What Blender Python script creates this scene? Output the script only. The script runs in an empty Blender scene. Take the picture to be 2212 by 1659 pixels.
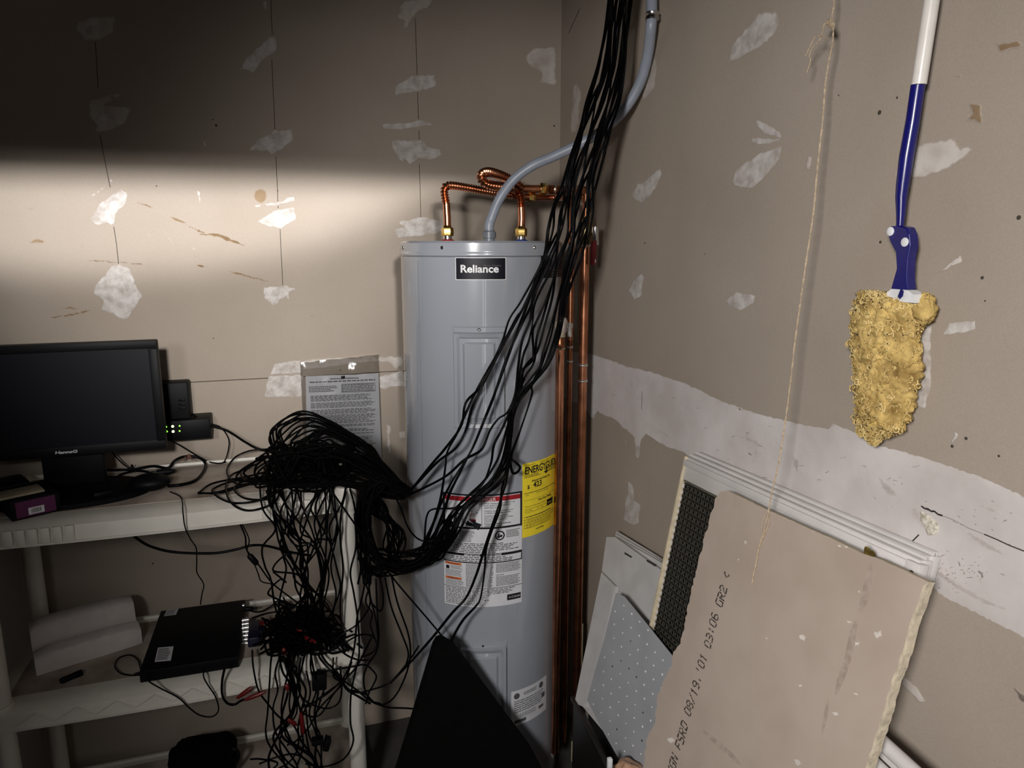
import bpy, bmesh, math, random
from mathutils import Vector, Matrix, noise
from mathutils.geometry import delaunay_2d_cdt, tessellate_polygon

random.seed(7)
SC = bpy.context.scene
COL = SC.collection

# ------------------------------------------------------------------ camera
F = 1534.0
CAM = Vector((-0.871, -2.2, 1.607))
YAW, PITCH = math.radians(17.9), math.radians(11.07)
fw = Vector((math.sin(YAW)*math.cos(PITCH), math.cos(YAW)*math.cos(PITCH), -math.sin(PITCH)))
rt = Vector((math.cos(YAW), -math.sin(YAW), 0))
up = rt.cross(fw)
cd = bpy.data.cameras.new('camera')
cd.sensor_width = 36.0
cd.lens = 36.0*F/2212
cd.clip_start = 0.02
cam = bpy.data.objects.new('camera', cd)
COL.objects.link(cam)
cam.location = CAM
cam.rotation_euler = (math.pi/2-PITCH, 0, -YAW)
SC.camera = cam

# ------------------------------------------------------------------ world, lights, exposure
W = bpy.data.worlds.new('world'); SC.world = W; W.use_nodes = True
W.node_tree.nodes['Background'].inputs[0].default_value = (0.9, 0.95, 1.0, 1)
W.node_tree.nodes['Background'].inputs[1].default_value = 0.001
vs = SC.view_settings
vs.view_transform = 'Standard'; vs.look = 'None'; vs.exposure = 0.0; vs.gamma = 1.0; vs.use_curve_mapping = False

def aim(o, target):
    o.rotation_euler = (Vector(target)-o.location).to_track_quat('-Z', 'Y').to_euler()

def area_light(name, loc, target, sx, sy, power, col, spread=180):
    l = bpy.data.lights.new(name, 'AREA'); l.shape = 'RECTANGLE'; l.size = sx; l.size_y = sy
    l.energy = power; l.color = col; l.spread = math.radians(spread)
    o = bpy.data.objects.new(name, l); COL.objects.link(o); o.location = loc; aim(o, target); return o

def spot_light(name, loc, target, power, col, ang, blend, size):
    l = bpy.data.lights.new(name, 'SPOT'); l.energy = power; l.color = col; l.spot_size = math.radians(ang)
    l.spot_blend = blend; l.shadow_soft_size = size
    o = bpy.data.objects.new(name, l); COL.objects.link(o); o.location = loc; aim(o, target); return o

LIGHT_A = spot_light('reflector_lamp', (-0.80, -4.3, 2.36), (-1.27, 0.0, 3.27), 1000, (1.0, 0.985, 0.98), 47.0, 0.13, 0.06)
LIGHT_B = spot_light('ceiling_lamp', (-0.95, -4.2, 2.34), (-1.0, 0.0, 1.60), 640, (1.0, 0.965, 0.93), 22, 1.0, 0.10)
LIGHT_C = spot_light("work_lamp", (-1.45, -2.6, 1.84), (0.0, -0.97, 1.10), 158, (1.0, 0.96, 0.925), 86, 1.0, 0.12)
for _x in (-1.13, -1.36):      # two unseen light strips added to make the twin streak on the tank
    area_light('added_streak_light', (_x, -4.4, 0.88), (-0.35, -0.33, 0.95), 0.07, 1.35, 1.1, (0.93, 0.96, 1.0))

# ------------------------------------------------------------------ helpers
def ray(px, py):
    return (fw + rt*((px-1106)/F) - up*((py-829.5)/F))

def at_plane(px, py, p0, n):
    d = ray(px, py); n = Vector(n)
    return CAM + d*((Vector(p0)-CAM).dot(n)/d.dot(n))

def at_x(px, py, x): return at_plane(px, py, (x, 0, 0), (1, 0, 0))
def at_y(px, py, y): return at_plane(px, py, (0, y, 0), (0, 1, 0))
def at_z(px, py, z): return at_plane(px, py, (0, 0, z), (0, 0, 1))

HC = Vector((-0.352, -0.327, 0)); HR = 0.215
def at_cyl(px, py, r=HR):
    d = ray(px, py); o = CAM-HC
    a = d.x**2+d.y**2; b = 2*(o.x*d.x+o.y*d.y); c = o.x**2+o.y**2-r*r
    disc = max(0.0, b*b-4*a*c)
    p = CAM + d*((-b-math.sqrt(disc))/(2*a))
    return math.atan2(p.x-HC.x, -(p.y-HC.y)), p.z     # angle 0 faces the room (-y), + towards +x

def cyl(th, z, r): return Vector((HC.x+r*math.sin(th), HC.y-r*math.cos(th), z))

def tree(m):
    m.use_nodes = True
    nt = m.node_tree
    return nt, nt.nodes, nt.links, nt.nodes['Principled BSDF']

def mat(name, c, rough=0.5, metal=0.0, var=0.12, scale=40, bump=0.0, bscale=200, spec=0.5, coat=0.0, trans=0.0, emit=0.0, c2=None, lo=0.35, hi=0.65, detail=4):
    m = bpy.data.materials.new(name); nt, N, L, P = tree(m)
    tc = N.new('ShaderNodeTexCoord')
    nz = N.new('ShaderNodeTexNoise'); nz.inputs['Scale'].default_value = scale; nz.inputs['Detail'].default_value = detail
    L.new(tc.outputs['Object'], nz.inputs['Vector'])
    rp = N.new('ShaderNodeValToRGB')
    a = tuple(max(0, x*(1-var)) for x in c)+(1,)
    b = (tuple(min(1, x*(1+var)) for x in c) if c2 is None else tuple(c2))+(1,)
    rp.color_ramp.elements[0].position = lo; rp.color_ramp.elements[1].position = hi
    rp.color_ramp.elements[0].color = a; rp.color_ramp.elements[1].color = b
    L.new(nz.outputs['Fac'], rp.inputs['Fac']); L.new(rp.outputs['Color'], P.inputs['Base Color'])
    P.inputs['Roughness'].default_value = rough; P.inputs['Metallic'].default_value = metal
    P.inputs['Specular IOR Level'].default_value = spec
    P.inputs['Coat Weight'].default_value = coat
    P.inputs['Transmission Weight'].default_value = trans
    if emit:
        P.inputs['Emission Color'].default_value = tuple(c)+(1,); P.inputs['Emission Strength'].default_value = emit
    if bump:
        n2 = N.new('ShaderNodeTexNoise'); n2.inputs['Scale'].default_value = bscale; n2.inputs['Detail'].default_value = 3
        L.new(tc.outputs['Object'], n2.inputs['Vector'])
        bp = N.new('ShaderNodeBump'); bp.inputs['Strength'].default_value = bump; bp.inputs['Distance'].default_value = 0.002
        L.new(n2.outputs['Fac'], bp.inputs['Height']); L.new(bp.outputs['Normal'], P.inputs['Normal'])
    return m

WALLC = (0.35, 0.297, 0.243)
def wall_color_nodes(nt, N, L):
    """paper-faced drywall: brown-grey paper, cloudy, faint specks. World position so that sheets and patches agree."""
    g = N.new('ShaderNodeNewGeometry')
    n1 = N.new('ShaderNodeTexNoise'); n1.inputs['Scale'].default_value = 2.2; n1.inputs['Detail'].default_value = 5
    L.new(g.outputs['Position'], n1.inputs['Vector'])
    r1 = N.new('ShaderNodeValToRGB')
    r1.color_ramp.elements[0].position = 0.3; r1.color_ramp.elements[1].position = 0.7
    r1.color_ramp.elements[0].color = tuple(x*0.9 for x in WALLC)+(1,)
    r1.color_ramp.elements[1].color = (WALLC[0]*1.07, WALLC[1]*1.08, WALLC[2]*1.12, 1)
    L.new(n1.outputs['Fac'], r1.inputs['Fac'])
    n2 = N.new('ShaderNodeTexNoise'); n2.inputs['Scale'].default_value = 420; n2.inputs['Detail'].default_value = 2
    L.new(g.outputs['Position'], n2.inputs['Vector'])
    mx = N.new('ShaderNodeMix'); mx.data_type = 'RGBA'; mx.blend_type = 'OVERLAY'
    mx.inputs[0].default_value = 0.16
    L.new(r1.outputs['Color'], mx.inputs[6]); L.new(n2.outputs['Color'], mx.inputs[7])
    bw = N.new('ShaderNodeRGBToBW'); L.new(n2.outputs['Color'], bw.inputs[0]); L.new(bw.outputs[0], mx.inputs[7])
    return g, mx.outputs[2]

def mat_wall(name):
    m = bpy.data.materials.new(name); nt, N, L, P = tree(m)
    g, c = wall_color_nodes(nt, N, L)
    L.new(c, P.inputs['Base Color']); P.inputs['Roughness'].default_value = 0.85; P.inputs['Specular IOR Level'].default_value = 0.2
    return m

def mat_patch(name, c, c2, cover=0.0, scale=45, rough=0.8, nscale=None, base=None):
    """compound or stain on the drywall: vertex 'feather' (1 inside, 0 at its edge) breaks up with noise."""
    m = bpy.data.materials.new(name); nt, N, L, P = tree(m)
    g, wc = wall_color_nodes(nt, N, L)
    if base is not None:
        rb_ = N.new('ShaderNodeRGB'); rb_.outputs[0].default_value = tuple(base)+(1,); wc = rb_.outputs[0]
    at = N.new('ShaderNodeAttribute'); at.attribute_name = 'feather'
    nz = N.new('ShaderNodeTexNoise'); nz.inputs['Scale'].default_value = scale; nz.inputs['Detail'].default_value = 6; nz.inputs['Roughness'].default_value = 0.65
    L.new(g.outputs['Position'], nz.inputs['Vector'])
    ad = N.new('ShaderNodeMath'); ad.operation = 'ADD'; L.new(at.outputs['Fac'], ad.inputs[0]); L.new(nz.outputs['Fac'], ad.inputs[1])
    mr = N.new('ShaderNodeMapRange'); mr.interpolation_type = 'SMOOTHSTEP'
    mr.inputs['From Min'].default_value = 0.62-cover; mr.inputs['From Max'].default_value = 1.12-cover
    L.new(ad.outputs[0], mr.inputs['Value'])
    n2 = N.new('ShaderNodeTexNoise'); n2.inputs['Scale'].default_value = nscale or 14; n2.inputs['Detail'].default_value = 7
    n2.inputs['Roughness'].default_value = 0.6
    L.new(g.outputs['Position'], n2.inputs['Vector'])
    rp = N.new('ShaderNodeValToRGB'); rp.color_ramp.elements[0].position = 0.35; rp.color_ramp.elements[1].position = 0.62
    rp.color_ramp.elements[0].color = tuple(c)+(1,); rp.color_ramp.elements[1].color = tuple(c2)+(1,)
    L.new(n2.outputs['Fac'], rp.inputs['Fac'])
    mx = N.new('ShaderNodeMix'); mx.data_type = 'RGBA'
    L.new(mr.outputs['Result'], mx.inputs[0]); L.new(wc, mx.inputs[6]); L.new(rp.outputs['Color'], mx.inputs[7])
    L.new(mx.outputs[2], P.inputs['Base Color']); P.inputs['Roughness'].default_value = rough; P.inputs['Specular IOR Level'].default_value = 0.2
    return m

# mesh builder ------------------------------------------------------
class MB:
    def __init__(s): s.v = []; s.f = []; s.attr = None
    def add(s, vs, fs):
        b = len(s.v); s.v += [Vector(x) for x in vs]; s.f += [tuple(i+b for i in f) for f in fs]; return s
    def box(s, c, size, M=None, bev=0.0):
        """box centred on c; M: 3x3 rotation. bev chamfers the edges."""
        hx, hy, hz = (x/2 for x in size); c = Vector(c)
        bm = bmesh.new(); bmesh.ops.create_cube(bm, size=1.0)
        for v in bm.verts: v.co = Vector((v.co.x*size[0], v.co.y*size[1], v.co.z*size[2]))
        if bev > 0: bmesh.ops.bevel(bm, geom=bm.edges[:], offset=min(bev, min(size)*0.45), segments=2, profile=0.5, affect='EDGES')
        bm.verts.index_update()
        vs = [((M @ v.co) if M is not None else v.co.copy())+c for v in bm.verts]
        fs = [tuple(v.index for v in f.verts) for f in bm.faces]; bm.free()
        return s.add(vs, fs)
    def quadslab(s, P, n, t):
        """slab: polygon P (list of points) extruded by -n*t"""
        n = Vector(n).normalized(); k = len(P)
        vs = [Vector(p) for p in P]+[Vector(p)-n*t for p in P]
        # orient so that the front faces +n
        nn = (vs[1]-vs[0]).cross(vs[2]-vs[1])
        fs = []
        tri = tessellate_polygon([[Vector(p) for p in P]])
        for t3 in tri:
            a, b, c = t3
            if (vs[b]-vs[a]).cross(vs[c]-vs[a]).dot(n) < 0: b, c = c, b
            fs.append((a, b, c)); fs.append((a+k, c+k, b+k))
        for i in range(k):
            j = (i+1) % k; fs.append((i, i+k, j+k, j))
        return s.add(vs, fs)
    def tube(s, pts, r, sides=8, caps=True, closed=False):
        pts = [Vector(p) for p in pts]; n = len(pts)
        rr = r if isinstance(r, (list, tuple)) else [r]*n
        T = []
        for i in range(n):
            a = pts[i-1] if (i > 0 or closed) else pts[i]; b = pts[(i+1) % n] if (i < n-1 or closed) else pts[i]
            t = b-a; T.append(t.normalized() if t.length > 1e-9 else Vector((0, 0, 1)))
        u = T[0].orthogonal().normalized(); vs = []; fs = []
        for i in range(n):
            u = u-T[i]*u.dot(T[i])
            u = u.normalized() if u.length > 1e-6 else T[i].orthogonal().normalized()
            w = T[i].cross(u)
            for k in range(sides):
                a = 2*math.pi*k/sides; vs.append(pts[i]+(u*math.cos(a)+w*math.sin(a))*rr[i])
        for i in range(n if closed else n-1):
            j = (i+1) % n
            for k in range(sides):
                k2 = (k+1) % sides; fs.append((i*sides+k, i*sides+k2, j*sides+k2, j*sides+k))
        if caps and not closed:
            fs.append(tuple(range(sides-1, -1, -1))); fs.append(tuple((n-1)*sides+k for k in range(sides)))
        return s.add(vs, fs)
    def lathe(s, c, axis, prof, sides=20, u=None, a0=0.0):
        """profile [(distance along axis, radius)] turned about axis through c"""
        c = Vector(c); ax = Vector(axis).normalized()
        u = ax.orthogonal().normalized() if u is None else Vector(u).normalized(); w = ax.cross(u); vs = []; fs = []
        for h, r in prof:
            for k in range(sides):
                a = a0+2*math.pi*k/sides; vs.append(c+ax*h+(u*math.cos(a)+w*math.sin(a))*max(r, 1e-5))
        for i in range(len(prof)-1):
            for k in range(sides):
                k2 = (k+1) % sides; fs.append((i*sides+k, i*sides+k2, (i+1)*sides+k2, (i+1)*sides+k))
        fs.append(tuple(range(sides-1, -1, -1))); fs.append(tuple((len(prof)-1)*sides+k for k in range(sides)))
        return s.add(vs, fs)
    def sheet(s, fn, nu, nv):
        """grid (u,v in 0..1) through fn"""
        vs = [fn(i/nu, j/nv) for j in range(nv+1) for i in range(nu+1)]
        fs = [(j*(nu+1)+i, j*(nu+1)+i+1, (j+1)*(nu+1)+i+1, (j+1)*(nu+1)+i) for j in range(nv) for i in range(nu)]
        return s.add(vs, fs)
    def build(s, name, m, parent=None, smooth=True, ang=40, kind=None, keep=False):
        me = bpy.data.meshes.new(name)
        off = Vector((0, 0, 0))
        if parent is None and not keep and s.v:
            xs = [v.x for v in s.v]; ys = [v.y for v in s.v]; zs = [v.z for v in s.v]
            off = Vector(((min(xs)+max(xs))/2, (min(ys)+max(ys))/2, min(zs)))
        me.from_pydata([tuple(v-off) for v in s.v], [], s.f)
        if s.attr:
            a = me.attributes.new('feather', 'FLOAT', 'POINT'); a.data.foreach_set('value', s.attr)
        me.materials.append(m)
        bm = bmesh.new(); bm.from_mesh(me); bmesh.ops.recalc_face_normals(bm, faces=bm.faces[:]); bm.to_mesh(me); bm.free()
        if smooth:
            me.polygons.foreach_set('use_smooth', [True]*len(me.polygons)); me.set_sharp_from_angle(angle=math.radians(ang))
        o = bpy.data.objects.new(name, me); COL.objects.link(o); o.location = off
        if parent is not None:
            o.parent = parent; o.location = -world_loc(parent)
        if kind: o['kind'] = kind
        return o

def world_loc(o):
    l = o.location.copy()
    while o.parent is not None:
        o = o.parent; l += o.location
    return l

def tag(o, label, cat, group=None, kind=None):
    o['label'] = label; o['category'] = cat
    if group: o['group'] = group
    if kind: o['kind'] = kind
    return o

def thing(name, loc, label, cat, group=None):
    o = bpy.data.objects.new(name, None); COL.objects.link(o); o.location = loc; o.empty_display_size = 0.05
    return tag(o, label, cat, group)

def spline(P, per=8, closed=False):
    """Catmull-Rom through P"""
    P = [Vector(p) for p in P]; n = len(P); out = []
    if n < 3 and not closed:
        return [P[0].lerp(P[1], i/per) for i in range(per+1)]
    for i in range(n if closed else n-1):
        p0 = P[i-1] if (i > 0 or closed) else P[0]*2-P[1]
        p1 = P[i]; p2 = P[(i+1) % n]
        p3 = P[(i+2) % n] if (i+2 < n or closed) else P[-1]*2-P[-2]
        for k in range(per):
            t = k/per
            out.append(0.5*((2*p1)+(p2-p0)*t+(2*p0-5*p1+4*p2-p3)*t*t+(3*p1-p0-3*p2+p3)*t**3))
    if not closed: out.append(P[-1])
    return out

def text_geo(s, size=1.0, align='LEFT', bold=0.0):
    """flat lettering: vertices (x right, y up) and faces"""
    c = bpy.data.curves.new('text', 'FONT'); c.body = s; c.size = size; c.align_x = align; c.offset = bold; c.resolution_u = 3
    o = bpy.data.objects.new('text', c); COL.objects.link(o)
    dg = bpy.context.evaluated_depsgraph_get(); me = bpy.data.meshes.new_from_object(o.evaluated_get(dg))
    vs = [v.co.copy() for v in me.vertices]; fs = [tuple(p.vertices) for p in me.polygons]
    bpy.data.objects.remove(o); bpy.data.curves.remove(c); bpy.data.meshes.remove(me)
    return vs, fs

def word_rows(w, h, rows, fill=0.62, lead=0.0, seed=1, wmin=0.015, wmax=0.06, ragged=0.25):
    """a paragraph too small to read: one rectangle for each word, in a box w x h (origin top left, y down)"""
    rg = random.Random(seed); R = []; ph = h/rows
    for i in range(rows):
        x = 0.0; end = w*(1-rg.random()*ragged)
        while x < end:
            l = rg.uniform(wmin, wmax)*w*1.6
            if x+l > end: l = end-x
            if l > 0.004*w: R.append((x, -i*ph-ph*(1-fill)/2, x+l, -(i+1)*ph+ph*(1-fill)/2))
            x += l+0.012*w
    return R

# ------------------------------------------------------------------ materials
M = {}
M['wall'] = mat_wall('drywall_paper')
M['gap'] = mat('dark_gap', (0.02, 0.016, 0.013), 0.9)
M['pencil'] = mat('drawn_line', (0.03, 0.025, 0.022), 0.9)
M['mud'] = mat_patch('joint_compound', (0.37, 0.33, 0.30), (0.56, 0.535, 0.515), cover=0.10, nscale=38)
M['mud_thin'] = mat_patch('thin_joint_compound', (0.40, 0.35, 0.31), (0.55, 0.51, 0.475), cover=-0.06, nscale=20)
M['mud_dot'] = mat_patch('screw_spot_compound', (0.64, 0.62, 0.61), (0.72, 0.70, 0.69), cover=0.35)
M['band'] = mat_patch('taped_seam_compound', (0.50, 0.455, 0.44), (0.61, 0.575, 0.565), cover=0.42, nscale=6)
M['stain'] = mat_patch('rust_stain', (0.13, 0.08, 0.04), (0.24, 0.165, 0.095), cover=-0.04, scale=70)
M['stain_soft'] = mat_patch('brown_smear', (0.22, 0.15, 0.085), (0.27, 0.19, 0.12), cover=-0.22, scale=25)
M['scratch'] = mat_patch('grey_scratch', (0.14, 0.115, 0.10), (0.2, 0.17, 0.15), cover=0.02, scale=90)
M['band_smudge'] = mat_patch('dirty_compound', (0.40, 0.36, 0.335), (0.47, 0.43, 0.41), cover=-0.26, scale=45, base=(0.55, 0.51, 0.495))
M['band_scratch'] = mat_patch('compound_scratch', (0.16, 0.14, 0.13), (0.24, 0.21, 0.2), cover=-0.02, scale=120, base=(0.55, 0.51, 0.495))
M['dust'] = mat('brown_dust', (0.30, 0.235, 0.19), 0.85, var=0.25, scale=9, c2=(0.46, 0.40, 0.345), detail=7)
M['scratch2'] = mat('dark_scuff', (0.27, 0.24, 0.22), 0.8)
M['hole'] = mat('brown_hole', (0.05, 0.04, 0.03), 0.9)
M['floor'] = mat('concrete', (0.05, 0.046, 0.042), 0.8, var=0.3, scale=8, bump=0.3)
M['ceiling'] = mat('ceiling_boards', (0.08, 0.07, 0.06), 0.9)
M['tank'] = mat('grey_enamel', (0.30, 0.32, 0.36), 0.22, var=0.03, scale=6, spec=0.5, coat=1.0)
M['black_print'] = mat('black_print', (0.008, 0.008, 0.012), 0.35)
M['navy_print'] = mat('black_label', (0.003, 0.003, 0.009), 0.4, spec=0.2)
M['white_print'] = mat('white_print', (0.72, 0.73, 0.75), 0.4)
M['paper'] = mat('white_paper', (0.62, 0.63, 0.66), 0.5, var=0.03)
M['ink'] = mat('grey_ink', (0.085, 0.085, 0.09), 0.6)
M['red_print'] = mat('red_print', (0.32, 0.012, 0.02), 0.4)
M['orange_print'] = mat('orange_print', (0.55, 0.14, 0.045), 0.4)
M['yellow'] = mat('yellow_paper', (0.85, 0.68, 0.03), 0.5, var=0.03)
M['copper'] = mat('copper', (0.62, 0.27, 0.15), 0.26, 1.0, var=0.25, scale=25)
M['copper_old'] = mat('aged_copper', (0.42, 0.17, 0.085), 0.32, 1.0, var=0.4, scale=18)
M['brass'] = mat('brass', (0.72, 0.5, 0.16), 0.25, 1.0, var=0.1)
M['steel'] = mat('bright_steel', (0.7, 0.7, 0.7), 0.22, 1.0, var=0.1)
M['solder'] = mat('solder', (0.7, 0.66, 0.6), 0.3, 1.0, var=0.2)
M['red_plastic'] = mat('red_vinyl', (0.2, 0.006, 0.012), 0.4)
M['blue_ring'] = mat('blue_ring', (0.01, 0.04, 0.3), 0.4)
M['red_ring'] = mat('red_ring', (0.35, 0.02, 0.02), 0.4)
M['conduit'] = mat('grey_conduit', (0.27, 0.30, 0.36), 0.38, var=0.06, scale=30)
M['conduit_fit'] = mat('grey_fitting', (0.17, 0.19, 0.22), 0.35)
M['cable'] = mat('black_cable', (0.0015, 0.0015, 0.002), 0.28, spec=0.06)
M['cable_dull'] = mat('dull_black_cable', (0.0015, 0.0015, 0.0015), 0.6, spec=0.03)
M['resin'] = mat('white_resin', (0.60, 0.575, 0.52), 0.5, var=0.05, scale=12, bump=0.15, bscale=500)
M['resin_line'] = mat('embossed_shadow_line', (0.45, 0.43, 0.4), 0.6)
M['black_plastic'] = mat('black_plastic', (0.003, 0.003, 0.004), 0.5, spec=0.12)
M['screen'] = mat('dark_screen', (0.003, 0.003, 0.006), 0.35, spec=0.25, var=0.05)
M['bezel'] = mat('bezel', (0.003, 0.003, 0.004), 0.5, spec=0.12)
M['logo'] = mat('silver_logo', (0.55, 0.56, 0.6), 0.4)
M['purple'] = mat('purple_card', (0.085, 0.006, 0.065), 0.45, var=0.15)
M['led'] = mat('green_led', (0.25, 1.0, 0.06), 0.4, emit=2.2, var=0.0)
M['led_bright'] = mat('bright_green_led', (0.7, 1.0, 0.35), 0.4, emit=3.0, var=0.0)
M['foam'] = mat('white_foam', (0.52, 0.48, 0.46), 0.8, var=0.05, scale=30, bump=0.4, bscale=120)
M['clear'] = mat('clear_film', (0.95, 0.95, 0.95), 0.16, trans=1.0, var=0.0, bump=0.5, bscale=25)
M['white_metal'] = mat('white_enamel_metal', (0.60, 0.58, 0.57), 0.35, var=0.05, scale=15)
M['white_dirty'] = mat('dusty_white_metal', (0.50, 0.49, 0.485), 0.5, var=0.08, scale=14)
M['perf'] = mat('grey_white_perforated_sheet', (0.37, 0.38, 0.40), 0.5, var=0.06, scale=10)
M['perf_dot'] = mat('lit_hole_edge', (0.72, 0.72, 0.72), 0.5)  # white stands in for light caught on the hole edges
M['cream'] = mat('cream_edge', (0.55, 0.47, 0.33), 0.6)
M['lattice'] = mat('black_lattice', (0.008, 0.008, 0.007), 0.35)
M['lattice_rim'] = mat('lattice_rim', (0.10, 0.095, 0.075), 0.4)
M['scrap'] = mat('scrap_paper_face', (0.40, 0.325, 0.268), 0.85, var=0.05, scale=9, c2=(0.43, 0.355, 0.30))
M['gypsum'] = mat('gypsum_edge', (0.50, 0.435, 0.33), 0.9, var=0.15, scale=80, bump=0.8, bscale=150)
M['chip'] = mat('white_chip', (0.62, 0.57, 0.52), 0.8)
M['stamp'] = mat('stamp_ink', (0.05, 0.04, 0.036), 0.8)
M['twine'] = mat('jute_twine', (0.44, 0.345, 0.235), 0.85, var=0.25, scale=200)
M['pole'] = mat('white_pole', (0.68, 0.65, 0.61), 0.3, var=0.03)
M['blue'] = mat('royal_blue_plastic', (0.007, 0.007, 0.12), 0.28, var=0.1, coat=0.3)
M['yarn'] = mat('yellow_yarn', (0.25, 0.15, 0.035), 0.9, c2=(0.60, 0.43, 0.15), scale=38, lo=0.32, hi=0.62, detail=8, bump=1.0, bscale=180, var=0.2)  # darker tones in the noise imitate shaded crevices of the fluff
M['yarn_loop'] = mat('pale_yellow_yarn', (0.46, 0.31, 0.085), 0.9, c2=(0.72, 0.56, 0.25), scale=40)
M['dirt'] = mat('dirt_speck', (0.05, 0.035, 0.02), 0.9)
M['crate'] = mat('black_crate', (0.012, 0.011, 0.010), 0.4, spec=0.4)
M['tan_bag'] = mat('tan_plastic', (0.42, 0.25, 0.16), 0.28, var=0.2, scale=20, bump=0.4, bscale=30)
M['rca_red'] = mat('red_plug', (0.10, 0.004, 0.004), 0.4)
M['plug_navy'] = mat('navy_connector', (0.003, 0.004, 0.020), 0.4)
M['void'] = mat('black_fabric', (0.003, 0.003, 0.003), 0.95, spec=0.05)
M['pvc'] = mat('dirty_pvc', (0.5, 0.43, 0.30), 0.5, var=0.2)
M['amber'] = mat('black_amber', (0.3, 0.2, 0.03), 0.4, c2=(0.02, 0.02, 0.01), scale=60)

# ------------------------------------------------------------------ the room
def struct(o): o['kind'] = 'structure'; return o
SEAM = 1.2195
struct(MB().box((-1.35, -2.4, -0.05), (2.9, 5.2, 0.1)).build('floor', M['floor'], keep=True))
struct(MB().box((-1.35, -2.4, 2.66), (2.9, 5.2, 0.1)).build('ceiling', M['ceiling'], keep=True))
wall_back = struct(MB().box((-1.4, 0.066, 1.3), (2.9, 0.1, 2.62)).build('wall_back', M['gap'], keep=True))
MB().box((-1.4, 0.008, SEAM/2-0.0012), (2.88, 0.016, SEAM-0.0024)).build('drywall_sheet', M['wall'], wall_back)
MB().box((-1.4, 0.008, SEAM+0.7), (2.88, 0.016, 1.4)).build('drywall_sheet', M['wall'], wall_back)
wall_right = struct(MB().box((0.05, -2.4, 1.3), (0.1, 5.2, 2.62)).build('wall_right', M['wall'], keep=True))
struct(MB().box((-2.75, -2.4, 1.3), (0.1, 5.2, 2.62)).build('wall_left', M['ceiling'], keep=True))
# the wall with the doorway one looks in through: header over the opening
struct(MB().box((-1.35, -1.80, 2.33), (2.7, 0.1, 0.60)).build('wall_front', M['ceiling'], keep=True))

def wall_pt(wall, px, py, off):
    return at_y(px, py, -off) if wall is wall_back else at_x(px, py, -off)

def inside(p, poly):
    r = False; n = len(poly); j = n-1
    for i in range(n):
        a, b = poly[i], poly[j]
        if (a[1] > p[1]) != (b[1] > p[1]) and p[0] < (b[0]-a[0])*(p[1]-a[1])/(b[1]-a[1])+a[0]: r = not r
        j = i
    return r

def dist_poly(p, poly):
    d = 1e9; n = len(poly)
    for i in range(n):
        a = poly[i]; b = poly[(i+1) % n]
        vx, vy = b[0]-a[0], b[1]-a[1]; L2 = vx*vx+vy*vy or 1e-9
        t = max(0, min(1, ((p[0]-a[0])*vx+(p[1]-a[1])*vy)/L2))
        d = min(d, math.hypot(p[0]-a[0]-t*vx, p[1]-a[1]-t*vy))
    return d

NPATCH = [0]
def patch(wall, outline, m, feather=5.0, lift=0.0009, rough=1.0, name='plaster_patch', step=None):
    """a spot of joint compound: outline traced on the wall surface, ragged rim lying on the paper, body slightly proud"""
    NPATCH[0] += 1; rg = random.Random(NPATCH[0])
    n = len(outline); B = []
    for i in range(n):
        a, b = outline[i], outline[(i+1) % n]; L = math.hypot(b[0]-a[0], b[1]-a[1]); k = max(1, int(L/7))
        for q in range(k):
            t = q/k; j = rough if q else 0.3
            B.append((a[0]+(b[0]-a[0])*t+rg.uniform(-1.6, 1.6)*j, a[1]+(b[1]-a[1])*t+rg.uniform(-1.6, 1.6)*j))
    xs = [p[0] for p in B]; ys = [p[1] for p in B]
    st = step or max(3.0, min(14, math.sqrt((max(xs)-min(xs))*(max(ys)-min(ys)))/12))
    I = []
    y = min(ys)+st/2
    while y < max(ys):
        x = min(xs)+st/2
        while x < max(xs):
            p = (x+rg.uniform(-.2, .2)*st, y+rg.uniform(-.2, .2)*st)
            if inside(p, B) and dist_poly(p, B) > st*0.35: I.append(p)
            x += st
        y += st
    vin = [Vector(p) for p in B+I]; nb = len(B)
    vo, ed, fo, *_ = delaunay_2d_cdt(vin, [(i, (i+1) % nb) for i in range(nb)], [], 1, 1e-4)
    mb = MB(); at = []
    for v in vo:
        d = dist_poly((v.x, v.y), B); a = min(1.0, d/feather); at.append(a)
        mb.v.append(wall_pt(wall, v.x, v.y, 0.0003+lift*min(1, a*1.4)*(0.8+0.4*rg.random())))
    mb.f = [tuple(f) for f in fo]; mb.attr = at
    return mb.build(name, m, wall, ang=80)

def disc_outline(x, y, r, k=12): return [(x+r*math.cos(2*math.pi*i/k), y+r*1.05*math.sin(2*math.pi*i/k)) for i in range(k)]
def stroke(pts, w):
    """outline of a brush stroke along pts (pixels on the wall)"""
    a, b = [], []
    for i, p in enumerate(pts):
        p0 = pts[max(0, i-1)]; p1 = pts[min(len(pts)-1, i+1)]
        dx, dy = p1[0]-p0[0], p1[1]-p0[1]; L = math.hypot(dx, dy) or 1
        ww = w*(0.35 if i in (0, len(pts)-1) else 1)/2
        a.append((p[0]-dy/L*ww, p[1]+dx/L*ww)); b.append((p[0]+dy/L*ww, p[1]-dx/L*ww))
    return a+b[::-1]

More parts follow.
